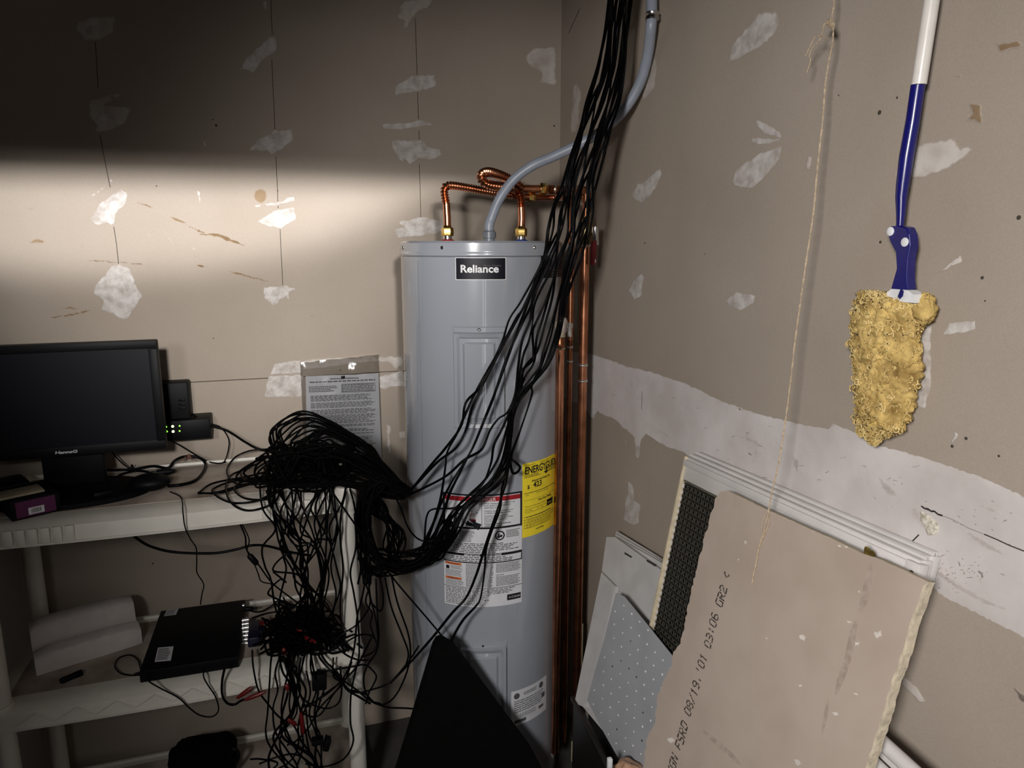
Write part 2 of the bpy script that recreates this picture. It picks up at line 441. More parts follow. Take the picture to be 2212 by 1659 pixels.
WB, WR = wall_back, wall_right
mud, thin, dot = M['mud'], M['mud_thin'], M['mud_dot']
for pts, m, fe in [
    ([(165, 45), (200, 33), (255, 30), (250, 70), (215, 92), (180, 90), (160, 65)], thin, 14),
    ([(190, 215), (262, 195), (265, 212), (230, 225), (290, 230), (270, 270), (235, 285), (200, 292), (205, 272), (190, 250)], thin, 10),
    ([(580, 80), (600, 75), (597, 110), (570, 130), (545, 160), (535, 152), (517, 152), (530, 125)], mud, 7),
    ([(533, 328), (560, 295), (600, 283), (630, 278), (635, 300), (610, 325), (585, 338), (575, 326)], mud, 9),
    ([(855, 35), (870, 0), (942, -10), (930, 15), (900, 30), (878, 65), (865, 60), (872, 45)], thin, 8),
    ([(853, 186), (890, 163), (941, 161), (943, 180), (955, 183), (905, 197), (853, 206)], mud, 4),
    ([(826, 268), (880, 265), (905, 258), (934, 265), (930, 272), (890, 276), (850, 281), (828, 277)], mud, 4),
    ([(840, 303), (918, 301), (922, 315), (950, 322), (955, 335), (930, 346), (905, 342), (885, 357), (875, 345), (862, 345)], mud, 7),
    ([(262, 407), (275, 415), (273, 440), (250, 463), (246, 490), (232, 482), (212, 488), (192, 478), (215, 440)], mud, 4),
    ([(193, 425), (240, 385), (270, 362), (272, 366), (205, 425), (203, 433)], thin, 3),
    ([(550, 443), (600, 436), (636, 424), (638, 433), (600, 444), (552, 448)], mud, 2),
    ([(555, 480), (580, 462), (600, 452), (636, 448), (640, 475), (605, 495), (575, 488)], mud, 4),
    ([(258, 568), (280, 580), (300, 625), (308, 640), (295, 660), (270, 695), (245, 680), (218, 670), (222, 650), (202, 635), (205, 615), (240, 575)], mud, 4),
    ([(568, 620), (620, 616), (640, 625), (625, 632), (625, 655), (618, 640), (605, 648), (595, 660), (592, 683), (585, 655), (570, 645)], mud, 3),
    ([(855, 480), (912, 468), (955, 478), (960, 500), (915, 510), (860, 515), (850, 497), (872, 490)], mud, 4),
    ([(1128, 125), (1150, 103), (1203, 97), (1203, 188), (1160, 180), (1170, 160), (1145, 145)], thin, 8),
    ([(592, 786), (650, 776), (655, 800), (655, 805), (582, 809)], mud, 4),
    ([(580, 812), (655, 808), (652, 858), (572, 858), (574, 830)], mud, 4),
    ([(650, 776), (780, 768), (868, 768), (876, 788), (855, 800), (840, 785), (800, 782), (655, 800)], thin, 5),
    ([(818, 812), (870, 800), (876, 836), (850, 835), (830, 842), (820, 838)], mud, 4),
    ([(832, 912), (845, 920), (843, 980), (838, 985), (836, 950)], thin, 4),
    ([(860, 930), (875, 930), (877, 948), (862, 948)], thin, 4),
    ([(868, 320), (862, 345), (872, 350)], mud, 3),
    ([(565, 0), (580, 0), (578, 28), (568, 20)], thin, 6),
    ([(438, 300), (445, 310), (448, 318), (440, 316)], thin, 4),
    ([(425, 410), (434, 415), (432, 448), (428, 445)], thin, 3),
]:
    patch(WB, pts, m, fe)
for x, y, r in [(195, 65, 11), (222, 254, 12), (595, 290, 10), (892, 18, 9), (905, 325, 12), (246, 443, 11), (605, 473, 12)]:
    patch(WB, disc_outline(x, y, r), dot if y > 400 else mud, 3, lift=0.0018, step=4)
for k in range(9):     # scraped skim coat between two of the spots
    x = 275+k*15
    patch(WB, stroke([(x, 470+k*5), (x+18, 500+k*4), (x+44, 535+k*3)], 4+k % 3*2), thin, 9)
for pts, w, m in [
    ([(290, 434), (318, 444), (335, 451)], 7, M['stain']), ([(355, 462), (380, 474), (405, 484)], 9, M['stain']),
    ([(400, 486), (430, 499), (452, 504)], 8, M['stain']), ([(425, 505), (470, 508), (505, 522), (532, 531)], 9, M['stain']),
    ([(160, 561), (230, 565), (300, 570), (357, 579)], 5, M['stain']), ([(403, 567), (430, 574), (458, 578)], 7, M['stain']),
    ([(480, 583), (520, 592), (545, 600), (582, 608)], 7, M['stain']), ([(105, 688), (150, 680), (205, 668)], 8, M['stain']),
    ([(120, 672), (150, 664), (178, 668)], 10, M['stain_soft']), ([(40, 462), (75, 448), (110, 444)], 6, M['stain_soft']),
    ([(60, 525), (80, 520), (100, 524)], 12, M['stain_soft']), ([(170, 528), (176, 533), (184, 526)], 8, M['stain_soft']),
    ([(440, 430), (452, 470), (470, 482)], 3, M['stain_soft']), ([(228, 500), (234, 508), (238, 515)], 6, M['stain_soft']),
]:
    patch(WB, stroke(pts, w), m, 4, lift=0.0001, name='stain', step=3)
patch(WB, disc_outline(562, 423, 19), M['stain_soft'], 9, lift=0.0001, name='stain')

# drawn stud lines and screw holes on the back wall
def wall_strip(wall, pts, w, m, name, off=0.0004):
    mb = MB(); P = [wall_pt(wall, x, y, off) for x, y in pts]
    ax = Vector((1, 0, 0)) if wall is wall_back else Vector((0, 1, 0))
    nrm = Vector((0, -1, 0)) if wall is wall_back else Vector((-1, 0, 0))
    for a, b in zip(P, P[1:]):
        s = (b-a).normalized().cross(nrm)*w/2
        mb.add([a-s, a+s, b+s, b-s], [(0, 1, 2, 3)])
    return mb.build(name, m, wall, smooth=False)
for pts in [[(206, 90), (212, 190)], [(216, 292), (226, 345), (238, 405)], [(246, 490), (252, 530), (256, 570)],
            [(585, 0), (588, 75)], [(587, 128), (594, 280)], [(596, 338), (601, 450)], [(605, 495), (608, 560), (611, 617)],
            [(897, 40), (901, 162)], [(902, 200), (904, 258)], [(905, 282), (906, 302)], [(906, 355), (909, 470)]]:
    wall_strip(WB, pts, 0.0016, M['pencil'], 'drawn_line')
def hole(wall, x, y, r=0.003):
    p = wall_pt(wall, x, y, 0.0); n = (0, -1, 0) if wall is wall_back else (-1, 0, 0)
    MB().lathe(p, n, [(-0.001, r*.6), (0.0004, r*.6), (0.0008, r*0.4)], 7).build('screw_hole', M['hole'], wall)
for x, y, r in [(460, 258, .003), (467, 271, .006), (338, 402, .003), (600, 412, .003), (1195, 123, .005), (1197, 272, .005), (674, 683, .002), (461, 731, .003), (330, 1217, .005), (902, 178, .002), (735, 799, .003), (1150, 1100, .003)]:
    hole(WB, x, y, r)
for x, y, r in [(1210, 137, .003), (1206, 324, .003), (1298, 420, .002), (1320, 418, .002), (1393, 525, .004), (1523, 549, .002), (1900, 243, .006), (1969, 574, .006), (2122, 600, .004), (1902, 523, .004), (2201, 470, .005), (2087, 947, .004), (2057, 964, .004), (2128, 650, .002), (1938, 211, .003), (1812, 206, .002), (1283, 821, .002), (1305, 821, .002), (2175, 1217, .004), (2188, 1242, .004), (2158, 985, .003)]:
    hole(WR, x, y, r)

# right wall
for pts, m, fe in [
    ([(1638, 28), (1680, 22), (1685, 55), (1660, 90), (1620, 115), (1572, 140), (1580, 95), (1610, 60)], mud, 10),
    ([(1632, 258), (1660, 270), (1685, 285), (1688, 298), (1650, 290), (1638, 275)], mud, 4),
    ([(1622, 297), (1690, 300), (1660, 312), (1624, 310)], mud, 4),
    ([(1690, 315), (1685, 345), (1650, 385), (1625, 408), (1578, 402), (1590, 365), (1640, 330)], mud, 6),
    ([(1425, 362), (1430, 375), (1420, 400), (1405, 425), (1385, 440), (1362, 425), (1375, 400), (1368, 392), (1385, 395), (1405, 380)], mud, 4),
    ([(1385, 590), (1392, 600), (1385, 640), (1370, 650), (1357, 628), (1370, 605)], mud, 4),
    ([(1565, 650), (1590, 630), (1632, 638), (1628, 655), (1600, 672), (1580, 665)], mud, 4),
    ([(1415, 118), (1421, 140), (1415, 190), (1390, 220), (1385, 200), (1400, 150)], thin, 6),
    ([(1245, 168), (1258, 200), (1248, 290), (1230, 285), (1236, 190)], thin, 7),
    ([(1915, 378), (1950, 355), (1985, 310), (2060, 295), (2075, 318), (2115, 312), (2080, 345), (2040, 370), (1990, 385), (1940, 383)], thin, 7),
    ([(1975, 640), (2008, 640), (2015, 690), (2010, 730), (2012, 830), (1998, 885), (1965, 868), (1970, 800), (1985, 700)], mud, 4),
    ([(2035, 725), (2050, 697), (2107, 692), (2108, 710), (2120, 712), (2060, 722)], mud, 4),
    ([(2075, 548), (2080, 565), (2040, 585), (2010, 600), (2020, 592), (2060, 560)], thin, 4),
    ([(2062, 932), (2070, 938), (2058, 958), (2055, 955)], mud, 2),
    ([(1357, 1038), (1368, 1050), (1370, 1080), (1384, 1090), (1380, 1130), (1370, 1135), (1368, 1158), (1363, 1133), (1345, 1120), (1350, 1085)], mud, 5),
    ([(1950, 1457), (1985, 1490), (2000, 1515), (1985, 1518), (1945, 1475)], thin, 5),
    ([(1745, 335), (1755, 340), (1748, 368), (1740, 365)], thin, 4),
    ([(1348, 948), (1355, 955), (1352, 960)], mud, 2),
    ([(2185, 1480), (2212, 1500), (2225, 1530), (2205, 1515)], M['scratch'], 5),
    ([(2090, 220), (2120, 225), (2125, 275), (2105, 260), (2085, 262), (2100, 245)], M['stain_soft'], 5),
    ([(2150, 95), (2200, 85), (2212, 100), (2160, 115)], M['stain_soft'], 6),
]:
    patch(WR, pts, m, fe)
patch(WR, [(1204, 755), (1240, 760), (1275, 765), (1345, 787), (1355, 793), (1410, 803), (1430, 812), (1480, 828), (1555, 865), (1615, 887),
           (1700, 910), (1790, 928), (1800, 915), (1850, 935), (1905, 965), (1950, 975), (2060, 1010), (2130, 1035), (2240, 1085), (2400, 1152), (2620, 1245),
           (2620, 1580), (2400, 1470), (2240, 1392), (2150, 1345), (2080, 1310), (2040, 1290), (2000, 1255), (1900, 1200), (1700, 1090), (1500, 1005), (1478, 977),
           (1440, 965), (1395, 938), (1385, 950), (1380, 990), (1373, 985), (1370, 945), (1330, 908), (1290, 888), (1282, 905), (1274, 900), (1266, 882), (1204, 850)],
      M['band'], 4, name='taped_seam')
for pts, w, m in [
    ([(1290, 870), (1320, 880), (1350, 900)], 10, M['stain_soft']), ([(1395, 920), (1440, 940), (1490, 965)], 12, M['stain_soft']),
    ([(1930, 1180), (1990, 1212), (2060, 1260), (2130, 1300), (2212, 1330)], 26, M['stain_soft']),
    ([(1955, 1070), (1980, 1110), (2010, 1160)], 40, M['stain_soft']), ([(1985, 1098), (2005, 1115), (2020, 1150)], 30, M['stain']),
    ([(1995, 1097), (2010, 1104), (2028, 1113)], 8, M['scratch']), ([(2030, 1112), (2080, 1135), (2130, 1158)], 4, M['scratch']),
    ([(2125, 1152), (2160, 1168), (2212, 1190)], 5, M['scratch']), ([(2100, 1220), (2120, 1240), (2128, 1262)], 9, M['scratch']),
    ([(2060, 1195), (2075, 1225), (2070, 1240)], 8, M['scratch']), ([(1600, 965), (1625, 985), (1640, 1010)], 5, M['scratch']),
    ([(1740, 1022), (1750, 1024), (1752, 1028)], 5, M['scratch']), ([(1960, 1012), (1985, 1005), (2000, 1006)], 4, M['scratch']),
    ([(1920, 1000), (1925, 1020), (1922, 1045)], 5, M['scratch']), ([(1585, 875), (1600, 885), (1608, 890)], 8, M['scratch']),
    ([(1700, 960), (1720, 1000), (1725, 1030)], 30, M['stain_soft']), ([(1880, 1010), (1920, 1060), (1960, 1090)], 34, M['stain_soft']), ([(1560, 930), (1620, 950), (1680, 985)], 26, M['stain_soft']), ([(2060, 1130), (2120, 1170), (2200, 1215)], 36, M['stain_soft']), ([(2080, 1080), (2140, 1100), (2200, 1130)], 22, M['stain_soft']),
    ([(1305, 838), (1312, 830), (1318, 822)], 2, M['scratch']), ([(2040, 160), (2070, 165), (2100, 155)], 4, M['scratch']),
    ([(2080, 225), (2090, 245), (2100, 262)], 4, M['scratch']), ([(2115, 260), (2130, 245), (2140, 240)], 4, M['scratch']),
]:
    m = M['band_scratch'] if m is M['scratch'] else M['band_smudge']
    if pts[0][0] > 2035 and pts[0][1] < 300: m = M['stain_soft']
    patch(WR, stroke(pts, w), m, w*.5+1 if m is M['band_smudge'] else min(8, w*.45+1), lift=0.0013, name='smudge', step=4)
for pts in [[(1252, 20), (1240, 45), (1228, 72)], [(1960, 1180), (1985, 1155)], [(1387, 845), (1386, 885)]]:
    wall_strip(WR, pts, 0.002, M['pencil'], 'drawn_line', 0.0016)

# torn mesh tape and scuffs on the taped seam
wall_strip(WR, [(1990, 1093), (1998, 1099), (2004, 1099), (2012, 1105), (2018, 1104), (2026, 1111), (2036, 1114)], 0.0026, M['gap'], 'crack', 0.0022)
wall_strip(WR, [(2030, 1112), (2062, 1124), (2090, 1140), (2128, 1155)], 0.0010, M['scratch2'], 'tape_edge', 0.0020)
wall_strip(WR, [(2126, 1154), (2150, 1164), (2180, 1178), (2216, 1192)], 0.0018, M['hole'], 'tape_edge', 0.0020)
patch(WR, [(1985, 1100), (2010, 1112), (2028, 1130), (2030, 1155), (2005, 1160), (1995, 1140), (1985, 1125)], mat_patch('torn_tape', (0.36, 0.32, 0.25), (0.72, 0.68, 0.6), cover=0.0, scale=160, nscale=170, base=(0.55, 0.51, 0.495)), 6, lift=0.0030, name='torn_tape', step=4)
rs = random.Random(9); mb = MB()
for cx, cy, sx, sy, n in [(2030, 1235, 50, 35, 26), (2110, 1240, 40, 30, 22), (1990, 1205, 40, 20, 16), (1740, 1010, 90, 40, 12), (1900, 1040, 80, 50, 12), (1600, 940, 90, 50, 10), (2130, 1120, 70, 40, 12), (1400, 880, 90, 40, 8)]:
    for k in range(n):
        x, y = cx+rs.gauss(0, sx*.6), cy+rs.gauss(0, sy*.6); a = rs.uniform(0, 6.3); l = rs.uniform(3, 12)
        p, q = wall_pt(WR, x, y, .0021), wall_pt(WR, x+l*math.cos(a), y+l*.6*math.sin(a), .0021)
        d = (q-p).normalized().cross(Vector((-1, 0, 0)))*rs.uniform(.0003, .0008); mb.add([p-d, p+d, q+d*.4, q-d*.4], [(0, 1, 2, 3)])
mb.build('scuff_marks', M['scratch2'], WR, smooth=False, kind='stuff')

# ------------------------------------------------------------------ water heater
heater = thing('water_heater', (HC.x, HC.y, 0), 'tall grey enamelled water heater standing in the corner', 'water heater')
ZT = 1.617
MB().lathe((HC.x, HC.y, 0), (0, 0, 1), [(0.0, HR*0.97), (0.03, HR*0.97), (0.032, HR), (1.578, HR), (1.581, HR-0.004)], 96, u=(0, -1, 0)).build('tank_body', M['tank'], heater)
lid = MB().lathe((HC.x, HC.y, 0), (0, 0, 1), [(1.579, HR), (1.582, HR+0.004), (1.587, HR+0.0045), (1.590, HR+0.003), (1.593, HR+0.003), (1.612, HR+0.0025), (ZT, HR-0.003), (ZT, 0.02)], 96, u=(0, -1, 0)).build('lid', M['tank'], heater)
for px, py in [(870, 535), (955, 535), (1155, 535)]:
    th, z = at_cyl(px, py, HR+0.003)
    MB().lathe(cyl(th, z, HR+0.002), cyl(th, 0, 1)-cyl(th, 0, 0), [(0, .0045), (.002, .0045), (.0035, .003)], 10).build('screw', M['steel'], lid)
# overlapping seam of the jacket
th = -1.12
MB().sheet(lambda u, v: cyl(th+(u-.5)*.05, 0.05+1.52*v, HR+0.0015), 4, 2).build('jacket_seam', M['tank'], heater)

def cyl_sheet(th0, th1, z0, z1, r):
    n = max(2, int(abs(th1-th0)/0.04))
    return MB().sheet(lambda u, v: cyl(th0+(th1-th0)*u, z0+(z1-z0)*v, r), n, 1)

class Label:
    """flat print wrapped on the tank: (x, y) in metres from its top left corner, y down"""
    def __init__(s, name, px0, py0, px1, py1, m, label, pyc=None):
        pc = ((px0+px1)/2, (py0+py1)/2)
        s.t0, _ = at_cyl(px0, pc[1]); s.t1, _ = at_cyl(px1, pc[1])
        _, s.z1 = at_cyl(pc[0], py0); _, s.z0 = at_cyl(pc[0], py1)
        s.w = (s.t1-s.t0)*HR; s.h = s.z1-s.z0
        s.o = cyl_sheet(s.t0, s.t1, s.z0, s.z1, HR+0.0007).build(name, m, heater)
        s.o['label'] = label; s.lvl = 0.0010
    def pt(s, x, y, r=None): return cyl(s.t0+x/HR, s.z1+y, HR+(r or s.lvl))
    def rects(s, R, m, name, lvl=None):
        mb = MB(); lv = lvl or s.lvl
        for x0, y0, x1, y1 in R:
            n = max(1, int((x1-x0)/0.008))
            mb.add([s.pt(x0+(x1-x0)*i/n, y, lv) for i in range(n+1) for y in (y0, y1)],
                   [(2*i, 2*i+1, 2*i+3, 2*i+2) for i in range(n)])
        return mb.build(name, m, s.o, kind='stuff' if len(R) > 12 else None)
    def text(s, t, x, y, size, m, align='LEFT', bold=0.0, name='lettering', lvl=None, sx=1.0):
        vs, fs = text_geo(t, size, align, bold); lv = lvl or s.lvl+0.0003
        return MB().add([s.pt(x+v.x*sx, y+v.y, lv) for v in vs], fs).build(name, m, s.o, smooth=False)
    def para(s, x, y, w, h, rows, m, seed, fill=0.5, **k):
        return s.rects([(x+a, y+b, x+c, y+d) for a, b, c, d in word_rows(w, h, rows, fill, seed=seed, **k)], m, 'small_print')

# maker's plate
L = Label('name_plate', 984, 556, 1093, 605, M['white_print'], 'black maker\'s plate with white lettering')
e = 0.0016
L.rects([(e, -e, L.w-e, -L.h+e)], M['navy_print'], 'plate_field', 0.0010)
L.text('Reliance', L.w*0.095, -L.h*0.66, L.h*0.47, M['white_print'], bold=L.h*0.012, sx=L.w*0.81/(3.55*L.h*0.47)*0.985)
L.text('Water Heaters', L.w*0.55, -L.h*0.40, L.h*0.13, M['ink'])
# notice near the top right
L = Label('return_notice', 1168, 549, 1212, 600, M['navy_print'], 'dark notice with white lettering')
for i, (t, sz) in enumerate([('IF YOU HAVE A PROBLEM', .10), ('DO NOT', .13), ('RETURN THIS', .10), ('WATER HEATER', .10), ('TO THE PLACE OF PURCHASE', .09), ('Call 1-800-365-8170', .11), ('for ALL questions on', .08), ('parts and installation', .08)]):
    L.text(t, L.w*0.5, -L.h*(0.16+0.112*i), L.h*sz*0.95, M['white_print'], 'CENTER', sx=0.85 if i in (0, 4, 5) else 1)
# warning label
L = Label('warning_label', 959, 1068, 1127, 1311, M['paper'], 'white warning label with red, black and orange print')
w, h = L.w, L.h
L.rects([(0, 0, w, -0.012*h*1.3)], M['black_print'], 'border')
L.rects([(0, 0, w*.03, -h*.305), (w*.975, 0, w, -h*.305), (0, -h*.285, w, -h*.302), (0, -h*.52, w, -h*.542), (0, -h*.542, w*.012, -h*.60), (w*.988, -h*.542, w, -h*.60), (0, -h*.596, w, -h*.606), (0, -h*.828, w, -h*.833), (w*.49, -h*.06, w*.495, -h*.285)], M['black_print'], 'border')
L.rects([(w*.03, -h*.022, w*.975, -h*.062)], M['red_print'], 'danger_bar')
L.text('\u25b2 DANGER', w*.5, -h*.058, h*.042, M['white_print'], 'CENTER', lvl=0.0014)
L.rects([(w*.03, -h*.54+0.0, w*.03+0.0005, -h*.541)], M['black_print'], 'border')
L.text('IMPORTANT  |  IMPORTANTE', w*.5, -h*.541, h*.024, M['white_print'], 'CENTER', lvl=0.0014, bold=.0001)
def prose(lines, x, y, size, lead, m=M['black_print']):
    L.text('\n'.join(lines), x, y, size, m)
L.text('Water temperature over 125\u00b0F can\ncause severe burns instantly or\ndeath from scalds.', w*.52, -h*.085, h*.0180, M['ink'], bold=.0001)
L.text('Children, disabled and elderly are\nat highest risk of being scalded.', w*.52, -h*.150, h*.0180, M['ink'], bold=.0001)
L.text('See instruction manual before\nsetting temperature at water heater.\nFeel water before bathing or\nshowering.', w*.52, -h*.192, h*.0168, M['ink'], bold=.0001)
L.text('Temperature limiting valves are\navailable, see manual.', w*.52, -h*.262, h*.0175, M['ink'], bold=.0002)
L.text('HOT', w*.36, -h*.185, h*.030, M['red_print'], 'CENTER')
# hand and water pictogram
hb = MB()
def hseg(a, b, wd):
    pa = Vector((a[0]*w, -a[1]*h)); pb = Vector((b[0]*w, -b[1]*h)); d = (pb-pa).normalized(); nn = Vector((-d.y, d.x))*wd*w/2
    hb.add([L.pt(*q) for q in (pa+nn, pa-nn, pb-nn*.7, pb+nn*.7)], [(0, 1, 2, 3)])
for a, b in [((.40, .27), (.31, .235)), ((.40, .265), (.29, .25)), ((.41, .275), (.30, .265)), ((.41, .255), (.35, .215)), ((.42, .262), (.40, .222))]: hseg(a, b, .028)
hseg((.47, .285), (.385, .255), .085)
for a, b in [((.28, .10), (.31, .14)), ((.31, .10), (.34, .14)), ((.30, .125), (.26, .15)), ((.345, .11), (.37, .15)), ((.20, .17), (.44, .155)), ((.20, .178), (.44, .163))]: hseg(a, b, .012)
hb.build('hand_pictogram', M['black_print'], L.o, smooth=False)
L.rects([(w*.36, -h*.215, w*.42, -h*.238)], M['red_print'], 'hand_scald')
L.para(w*.17, -h*.318, w*.24, h*.10, 8, M['ink'], 3, ragged=.2)
L.para(w*.03, -h*.318, w*.10, h*.10, 8, M['ink'], 33, ragged=.4)
L.para(w*.79, -h*.32, w*.19, h*.07, 5, M['ink'], 4)
L.para(w*.03, -h*.425, w*.94, h*.09, 6, M['ink'], 5, wmin=.02, wmax=.05, ragged=.35)
L.para(w*.02, -h*.546, w*.95, h*.048, 3, M['ink'], 6, wmin=.02, wmax=.05)
ringo = MB()
c0 = (w*.71, -h*.365); rr = w*.062
for i in range(20):
    a, b = 2*math.pi*i/20, 2*math.pi*(i+1)/20
    ringo.add([L.pt(c0[0]+r*math.cos(t), c0[1]+r*math.sin(t)) for t in (a, b) for r in (rr, rr*.72)], [(0, 1, 3, 2)])
for ox, oy, sc in [(-.2, .25, .22), (-.25, -.25, .34), (.25, -.1, .3)]:
    ringo.add([L.pt(c0[0]+rr*(ox+sc*math.cos(k)), c0[1]+rr*(oy+sc*math.sin(k))) for k in (0, 1.05, 2.1, 3.14, 4.2, 5.2)], [(0, 1, 2, 3, 4, 5)])
ringo.build('read_manual_sign', M['black_print'], L.o, smooth=False)
for yy in (.611, .742):
    L.rects([(w*.02, -h*yy, w*.235, -h*(yy+.022))], M['orange_print'], 'orange_bar')
    L.text('WARNING', w*.13, -h*(yy+.0195), h*.021, M['black_print'], 'CENTER', lvl=0.0014)
L.rects([(w*.03, -h*.645, w*.075, -h*.675)], M['black_print'], 'shock_sign')
L.para(w*.09, -h*.637, w*.17, h*.035, 4, M['ink'], 7)
L.para(w*.02, -h*.678, w*.23, h*.058, 6, M['ink'], 8)
L.para(w*.02, -h*.767, w*.25, h*.055, 6, M['ink'], 9)
L.para(w*.29, -h*.612, w*.34, h*.21, 18, M['ink'], 10, ragged=.1)
L.para(w*.66, -h*.612, w*.33, h*.085, 7, M['ink'], 11, ragged=.15)
L.text('NOTICE', w*.66, -h*.722, h*.018, M['black_print'], bold=.0001)
L.para(w*.66, -h*.727, w*.33, h*.09, 7, M['ink'], 12, ragged=.15)
L.para(w*.02, -h*.838, w*.94, h*.05, 4, M['ink'], 13, ragged=.2)
L.para(w*.02, -h*.89, w*.60, h*.10, 7, M['ink'], 14, ragged=.4)
L.rects([(w*.80, -h*.905, w*.985, -h*.958)], M['black_print'], 'maker_badge')
L.text('A.O.Smith', w*.82, -h*.940, h*.026, M['paper'], lvl=0.0014)
# energy label
L = Label('energy_label', 1128, 994, 1200, 1151, M['yellow'], 'yellow energy label with a large price')
w, h = L.w, L.h
k = M['black_print']
L.text('U.S. Government', w*.04, -h*.035, h*.024, k); L.text('Federal law prohibits removal', w*.40, -h*.035, h*.02, k)
L.text('ENERGYGUIDE', w*.045, -h*.145, h*.135, k, bold=.0007, sx=w*.91/max(v.x for v in text_geo('ENERGYGUIDE', h*.135, 'LEFT', .0007)[0]))
L.rects([(w*.555, -h*.11, w*.595, -h*.19)], k, 'arrow_stem')
MB().add([L.pt(w*.50, -h*.175), L.pt(w*.65, -h*.175), L.pt(w*.575, -h*.215)], [(0, 1, 2)]).build('arrow_head', k, L.o, smooth=False)
L.para(w*.04, -h*.155, w*.42, h*.045, 3, k, 20); L.para(w*.62, -h*.155, w*.33, h*.045, 3, k, 21)
L.text('Estimated Yearly Energy Cost', w*.20, -h*.262, h*.036, k, bold=.0002, sx=.82)
L.text('$', w*.10, -h*.345, h*.07, k, bold=.0003); L.text('423', w*.235, -h*.345, h*.105, k, bold=.0005)
L.rects([(w*.03, -h*.40, w*.97, -h*.408), (w*.03, -h*.50, w*.97, -h*.503)], k, 'rule')
L.text('$ 423', w*.06, -h*.44, h*.024, k); L.text('Cost range of similar models', w*.30, -h*.435, h*.021, k)
L.text('First Hour Rating', w*.36, -h*.545, h*.04, k, bold=.0002)
L.text('(How much hot water you get in the first hour)', w*.05, -h*.592, h*.024, k, sx=.9)
b = .004
for x0, x1 in [(.06, .34), (.355, .60)]:
    L.rects([(w*x0, -h*.617, w*x1, -h*.621), (w*x0, -h*.665, w*x1, -h*.669), (w*x0, -h*.617, w*(x0+b), -h*.669), (w*(x1-b), -h*.617, w*x1, -h*.669)], k, 'rating_box')
L.rects([(w*.61, -h*.585, w*.82, -h*.672)], M['navy_print'], 'rating_box')
L.text('Very Small', w*.085, -h*.65, h*.026, k, sx=.8); L.text('Low', w*.43, -h*.65, h*.026, k); L.text('Medium', w*.64, -h*.642, h*.028, M['yellow'], lvl=.0014)
for i in range(5):
    y = .72+.036*i
    L.rects([(w*.04, -h*y, w*.06, -h*(y+.012))], k, 'bullet')
    L.para(w*.08, -h*(y-.006), w*.80, h*.03, 2 if i else 1, k, 30+i, fill=.42, ragged=.3)
L.text('ftc.gov/energy', w*.30, -h*.93, h*.034, k, bold=.0001, sx=.8)
# rating plate
L = Label('rating_plate', 1104, 1482, 1179, 1557, M['paper'], 'white rating plate near the bottom of the tank')
w, h = L.w, L.h
for cx in (.13, .80):
    mb = MB(); mb.add([L.pt(w*cx+w*.07*math.cos(t*math.pi/8), -h*.16+w*.07*math.sin(t*math.pi/8)) for t in range(16)], [tuple(range(16))]); mb.build('approval_mark', M['ink'], L.o, smooth=False)
L.para(w*.30, -h*.10, w*.40, h*.10, 2, M['ink'], 40); L.para(w*.07, -h*.28, w*.86, h*.36, 6, M['ink'], 41, fill=.4, wmin=.03, wmax=.10, ragged=.2)
for q_ in [(w*.82, -h*.42, w*.93, -h*.56), (w*.07, -h*.84, w*.36, -h*.93), (w*.72, -h*.74, w*.88, -h*.82)]: L.rects([q_], M['ink'], 'printed_block')
L.para(w*.2, -h*.68, w*.5, h*.12, 3, M['ink'], 42, fill=.4)

# access panels: pressed cover with stepped frame
def access_panel(px0, py0, px1, py1, inx, topin, botin):
    t0, _ = at_cyl(px0, (py0+py1)/2); t1, _ = at_cyl(px1, (py0+py1)/2)
    _, z1 = at_cyl((px0+px1)/2, py0); _, z0 = at_cyl((px0+px1)/2, py1)
    prof = [(0, .0004), (.002, .0030), (inx, .0030), (inx+.003, .014), (inx+.010, .014), (inx+.015, .006), (inx+.022, .006), (inx+.028, .013), (.2, .013)]
    n = 44; mz = 60; W_ = (t1-t0)*HR; H_ = z1-z0
    def hgt(d):
        for (a, ha), (b, hb) in zip(prof, prof[1:]):
            if d <= b: return ha+(hb-ha)*max(0, min(1, (d-a)/(b-a)))
        return prof[-1][1]
    xs = sorted({0.0, W_}|{p[0] for p in prof[:-1]}|{W_-p[0] for p in prof[:-1]}|{W_*(.4+.05*i) for i in range(5)})
    ya = [0.0, .002, topin]+[topin+q for q in (.003, .012, .016, .024, .028)]
    yb = [0.0, .002, botin]+[botin+q for q in (.003, .012, .016, .024, .028)]
    ys = sorted(set(ya)|{H_-q for q in yb}|{H_*.5})
    def dz(y):
        if y < H_/2: return y if y < topin*.99 and y < .002 else (.002+(inx-.002)*(y-.002)/(topin-.002) if y < topin else inx+(y-topin))
        q = H_-y
        return q if q < .002 else (.002+(inx-.002)*(q-.002)/(botin-.002) if q < botin else inx+(q-botin))
    vs = [cyl(t0+x/HR, z1-y, HR+hgt(min(x, W_-x, dz(y)))) for y in ys for x in xs]
    nx = len(xs)
    fs = [(j*nx+i, j*nx+i+1, (j+1)*nx+i+1, (j+1)*nx+i) for j in range(len(ys)-1) for i in range(nx-1)]
    o = MB().add(vs, fs).build('access_panel', M['tank'], heater, ang=25)
    p = cyl((t0+t1)/2, z1-topin*.5, HR+.003)
    MB().lathe(p, cyl((t0+t1)/2, 0, 1)-cyl((t0+t1)/2, 0, 0), [(0, .004), (.002, .004), (.004, .002)], 10).build('screw', M['steel'], o)
access_panel(980, 706, 1092, 926, .004, .013, .002)
access_panel(994, 1389, 1096, 1660, .004, .012, .002)

